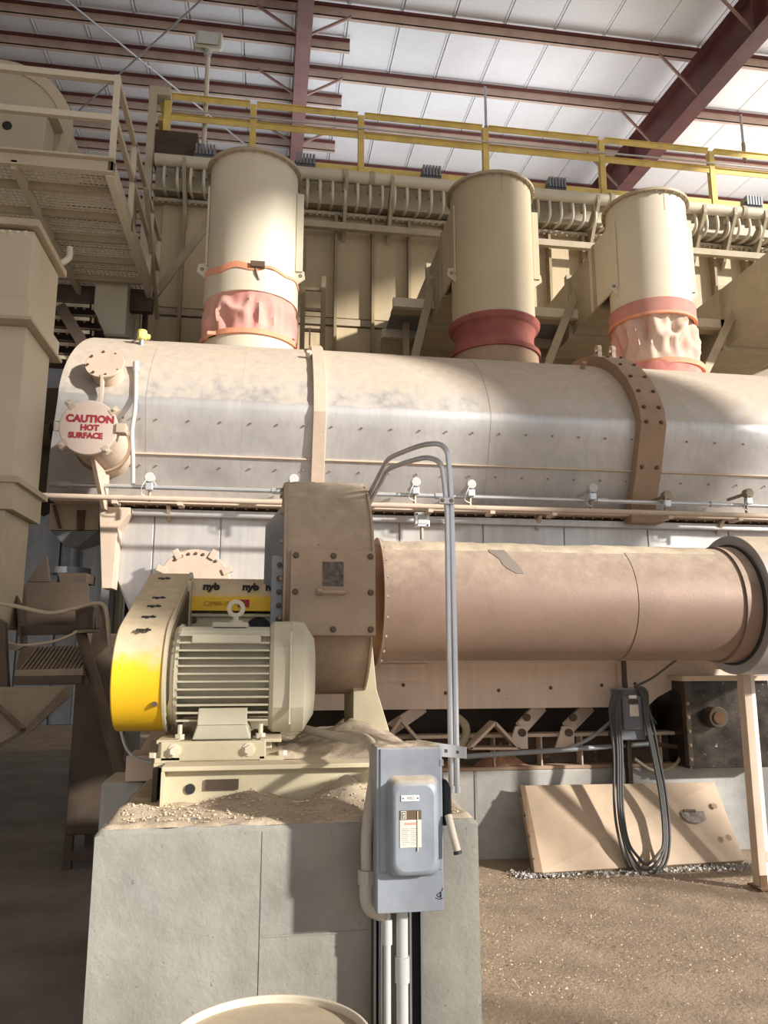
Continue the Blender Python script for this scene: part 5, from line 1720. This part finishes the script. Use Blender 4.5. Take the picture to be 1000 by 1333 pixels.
# bracket with cup
b3 = MB().prism([at(98, 789, 5.0), at(122, 789, 5.0), at(125, 818, 5.0), at(98, 822, 5.0)], (0, .12, 0)).build('spring_bracket', brownst, sc_, bevel=.004)
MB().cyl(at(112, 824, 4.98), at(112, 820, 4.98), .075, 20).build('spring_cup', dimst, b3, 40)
MB().cyl(at(112, 819, 4.98), at(112, 797, 4.98), .05, 16).build('spring', darkst, b3, 40)
MB().prism([at(-10, 800, 4.7), at(6, 810, 4.7), at(8, 860, 4.7), at(10, 895, 4.7), at(-20, 900, 4.7)], (0, .05, 0)).build('left_post', brownst, sc_)
MB().prism([at(12, 838, 4.75), at(30, 842, 4.75), at(22, 847, 4.75), at(12, 846, 4.75)], (0, .03, 0)).build('clip', dimst, sc_)
for n_, pts, lb in (('air_hose', [(-10, 784), (20, 789), (50, 796), (70, 798), (98, 792), (120, 786), (134, 787), (139, 800), (142, 830), (146, 858)], 'tan hose draped across the screener top and down beside the belt guard'), ('slack_hose', [(-10, 812), (4, 830), (14, 838), (35, 840), (70, 835), (92, 827), (100, 822)], 'slack thin hose across the front of the screener')):
    Yh = 4.85
    o = MB().tube([at(a, b, Yh) for a, b in pts], .012 if n_ == 'air_hose' else .009, 8, 5).build(n_, steel_b, None, 60)
    tag(o, lb, 'hose')
sp = thing('support_pole', 'slanting round steel pole from the screener bracket down to the concrete pad', 'pole', at(158, 1010, 4.35))
MB().cyl(at(159, 1012, 4.35), at(106, 826, 5.0), .033, 16).build('pole_tube', brownst, sp, 40)
MB().cyl(at(159, 1012, 4.35), at(158, 1008, 4.35), .045, 16).build('pole_foot', brownst, sp, 40)
o = thing('shade_filler_stand', 'dark steel stand added to fill the shade under the screener', 'stand', (-1.9, 6.4, 0))  # dark body added to fill the shaded gap under the dryer
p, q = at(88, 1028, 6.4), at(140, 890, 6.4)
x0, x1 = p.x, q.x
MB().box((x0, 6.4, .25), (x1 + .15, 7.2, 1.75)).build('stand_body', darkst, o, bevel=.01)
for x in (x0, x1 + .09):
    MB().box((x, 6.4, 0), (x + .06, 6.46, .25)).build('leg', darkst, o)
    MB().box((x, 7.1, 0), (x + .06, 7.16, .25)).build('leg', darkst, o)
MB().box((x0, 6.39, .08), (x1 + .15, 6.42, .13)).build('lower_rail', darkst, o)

# ------------------------------------------------------------------ ground litter
rr = random.Random(5)
gm = MB()
for k in range(9000):
    x = rr.uniform(.85, 5.2)
    y = 2.3 + (5.9 - 2.3) * rr.random() ** .8
    if rr.random() > .25 + .6 * (noise.noise(V((x * 1.3, y * 1.3, 0))) > -.05):
        continue
    s = rr.uniform(.0018, .005) * (1.6 if rr.random() < .04 else 1)
    z = -.002
    a = rr.uniform(0, 2 * pi)
    gm.add([(x + cos(a) * s * 1.7, y + sin(a) * s * 1.7, z), (x + cos(a + 2.1) * s, y + sin(a + 2.1) * s, z), (x + cos(a + 4.2) * s, y + sin(a + 4.2) * s, z), (x, y, z + s * 1.3)], [(0, 1, 3), (1, 2, 3), (2, 0, 3)])
o = gm.build('grain_spill', grainm)
tag(o, 'pale grains and chips scattered over the dusty floor at right', 'spilled grain')
o['kind'] = 'stuff'
gm = MB()
for k in range(700):
    t = rr.random()
    x = 2.0 + t * 1.9
    y = 5.80 + rr.gauss(0, .05) - .03
    if k < 250:
        x, y = 2.0 + rr.gauss(0, .09), 5.82 + rr.gauss(0, .05)
    s = rr.uniform(.005, .016)
    z = 0
    a = rr.uniform(0, 2 * pi)
    gm.add([(x + cos(a) * s * 1.7, y + sin(a) * s * 1.7, z), (x + cos(a + 2.1) * s, y + sin(a + 2.1) * s, z), (x + cos(a + 4.2) * s, y + sin(a + 4.2) * s, z), (x, y, z + s * 1.1)], [(0, 1, 3), (1, 2, 3), (2, 0, 3)])
o = gm.build('litter', mat('grey_litter', (.42, .40, .37), .8, 0, 0, var=.5, vscale=40, bump=0))
tag(o, 'grey and white litter along the foot of the leaning panel', 'litter')
o['kind'] = 'stuff'

# ------------------------------------------------------------------ added bins, out of view, that shade the middle stack, dryer and fan
for bx, by, br_, z0, lb in ((9.7, 1.05, .75, 5.2, 'added cream shade bin on legs, out of view to the right, farther one'), (7.44, -1.85, .53, 4.4, 'added cream shade bin on legs, out of view to the right, nearer one')):
    o = thing('shade_bin', lb, 'shade bin', (bx, by, 0), 'added shade bins beside the bay')
    MB().cyl((bx, by, z0 + .5), (bx, by, 10.45), br_, 40).build('bin_shell', beige, o, 30)
    MB().cone((bx, by, z0), (bx, by, z0 + .5), .25, br_, 40).build('bin_cone', beige, o, 30)
    for k in range(4):
        a = R(45 + 90 * k)
        MB().box((bx + cos(a) * br_ - .05, by + sin(a) * br_ - .05, 0), (bx + cos(a) * br_ + .05, by + sin(a) * br_ + .05, z0 + 1)).build('leg', beige, o)
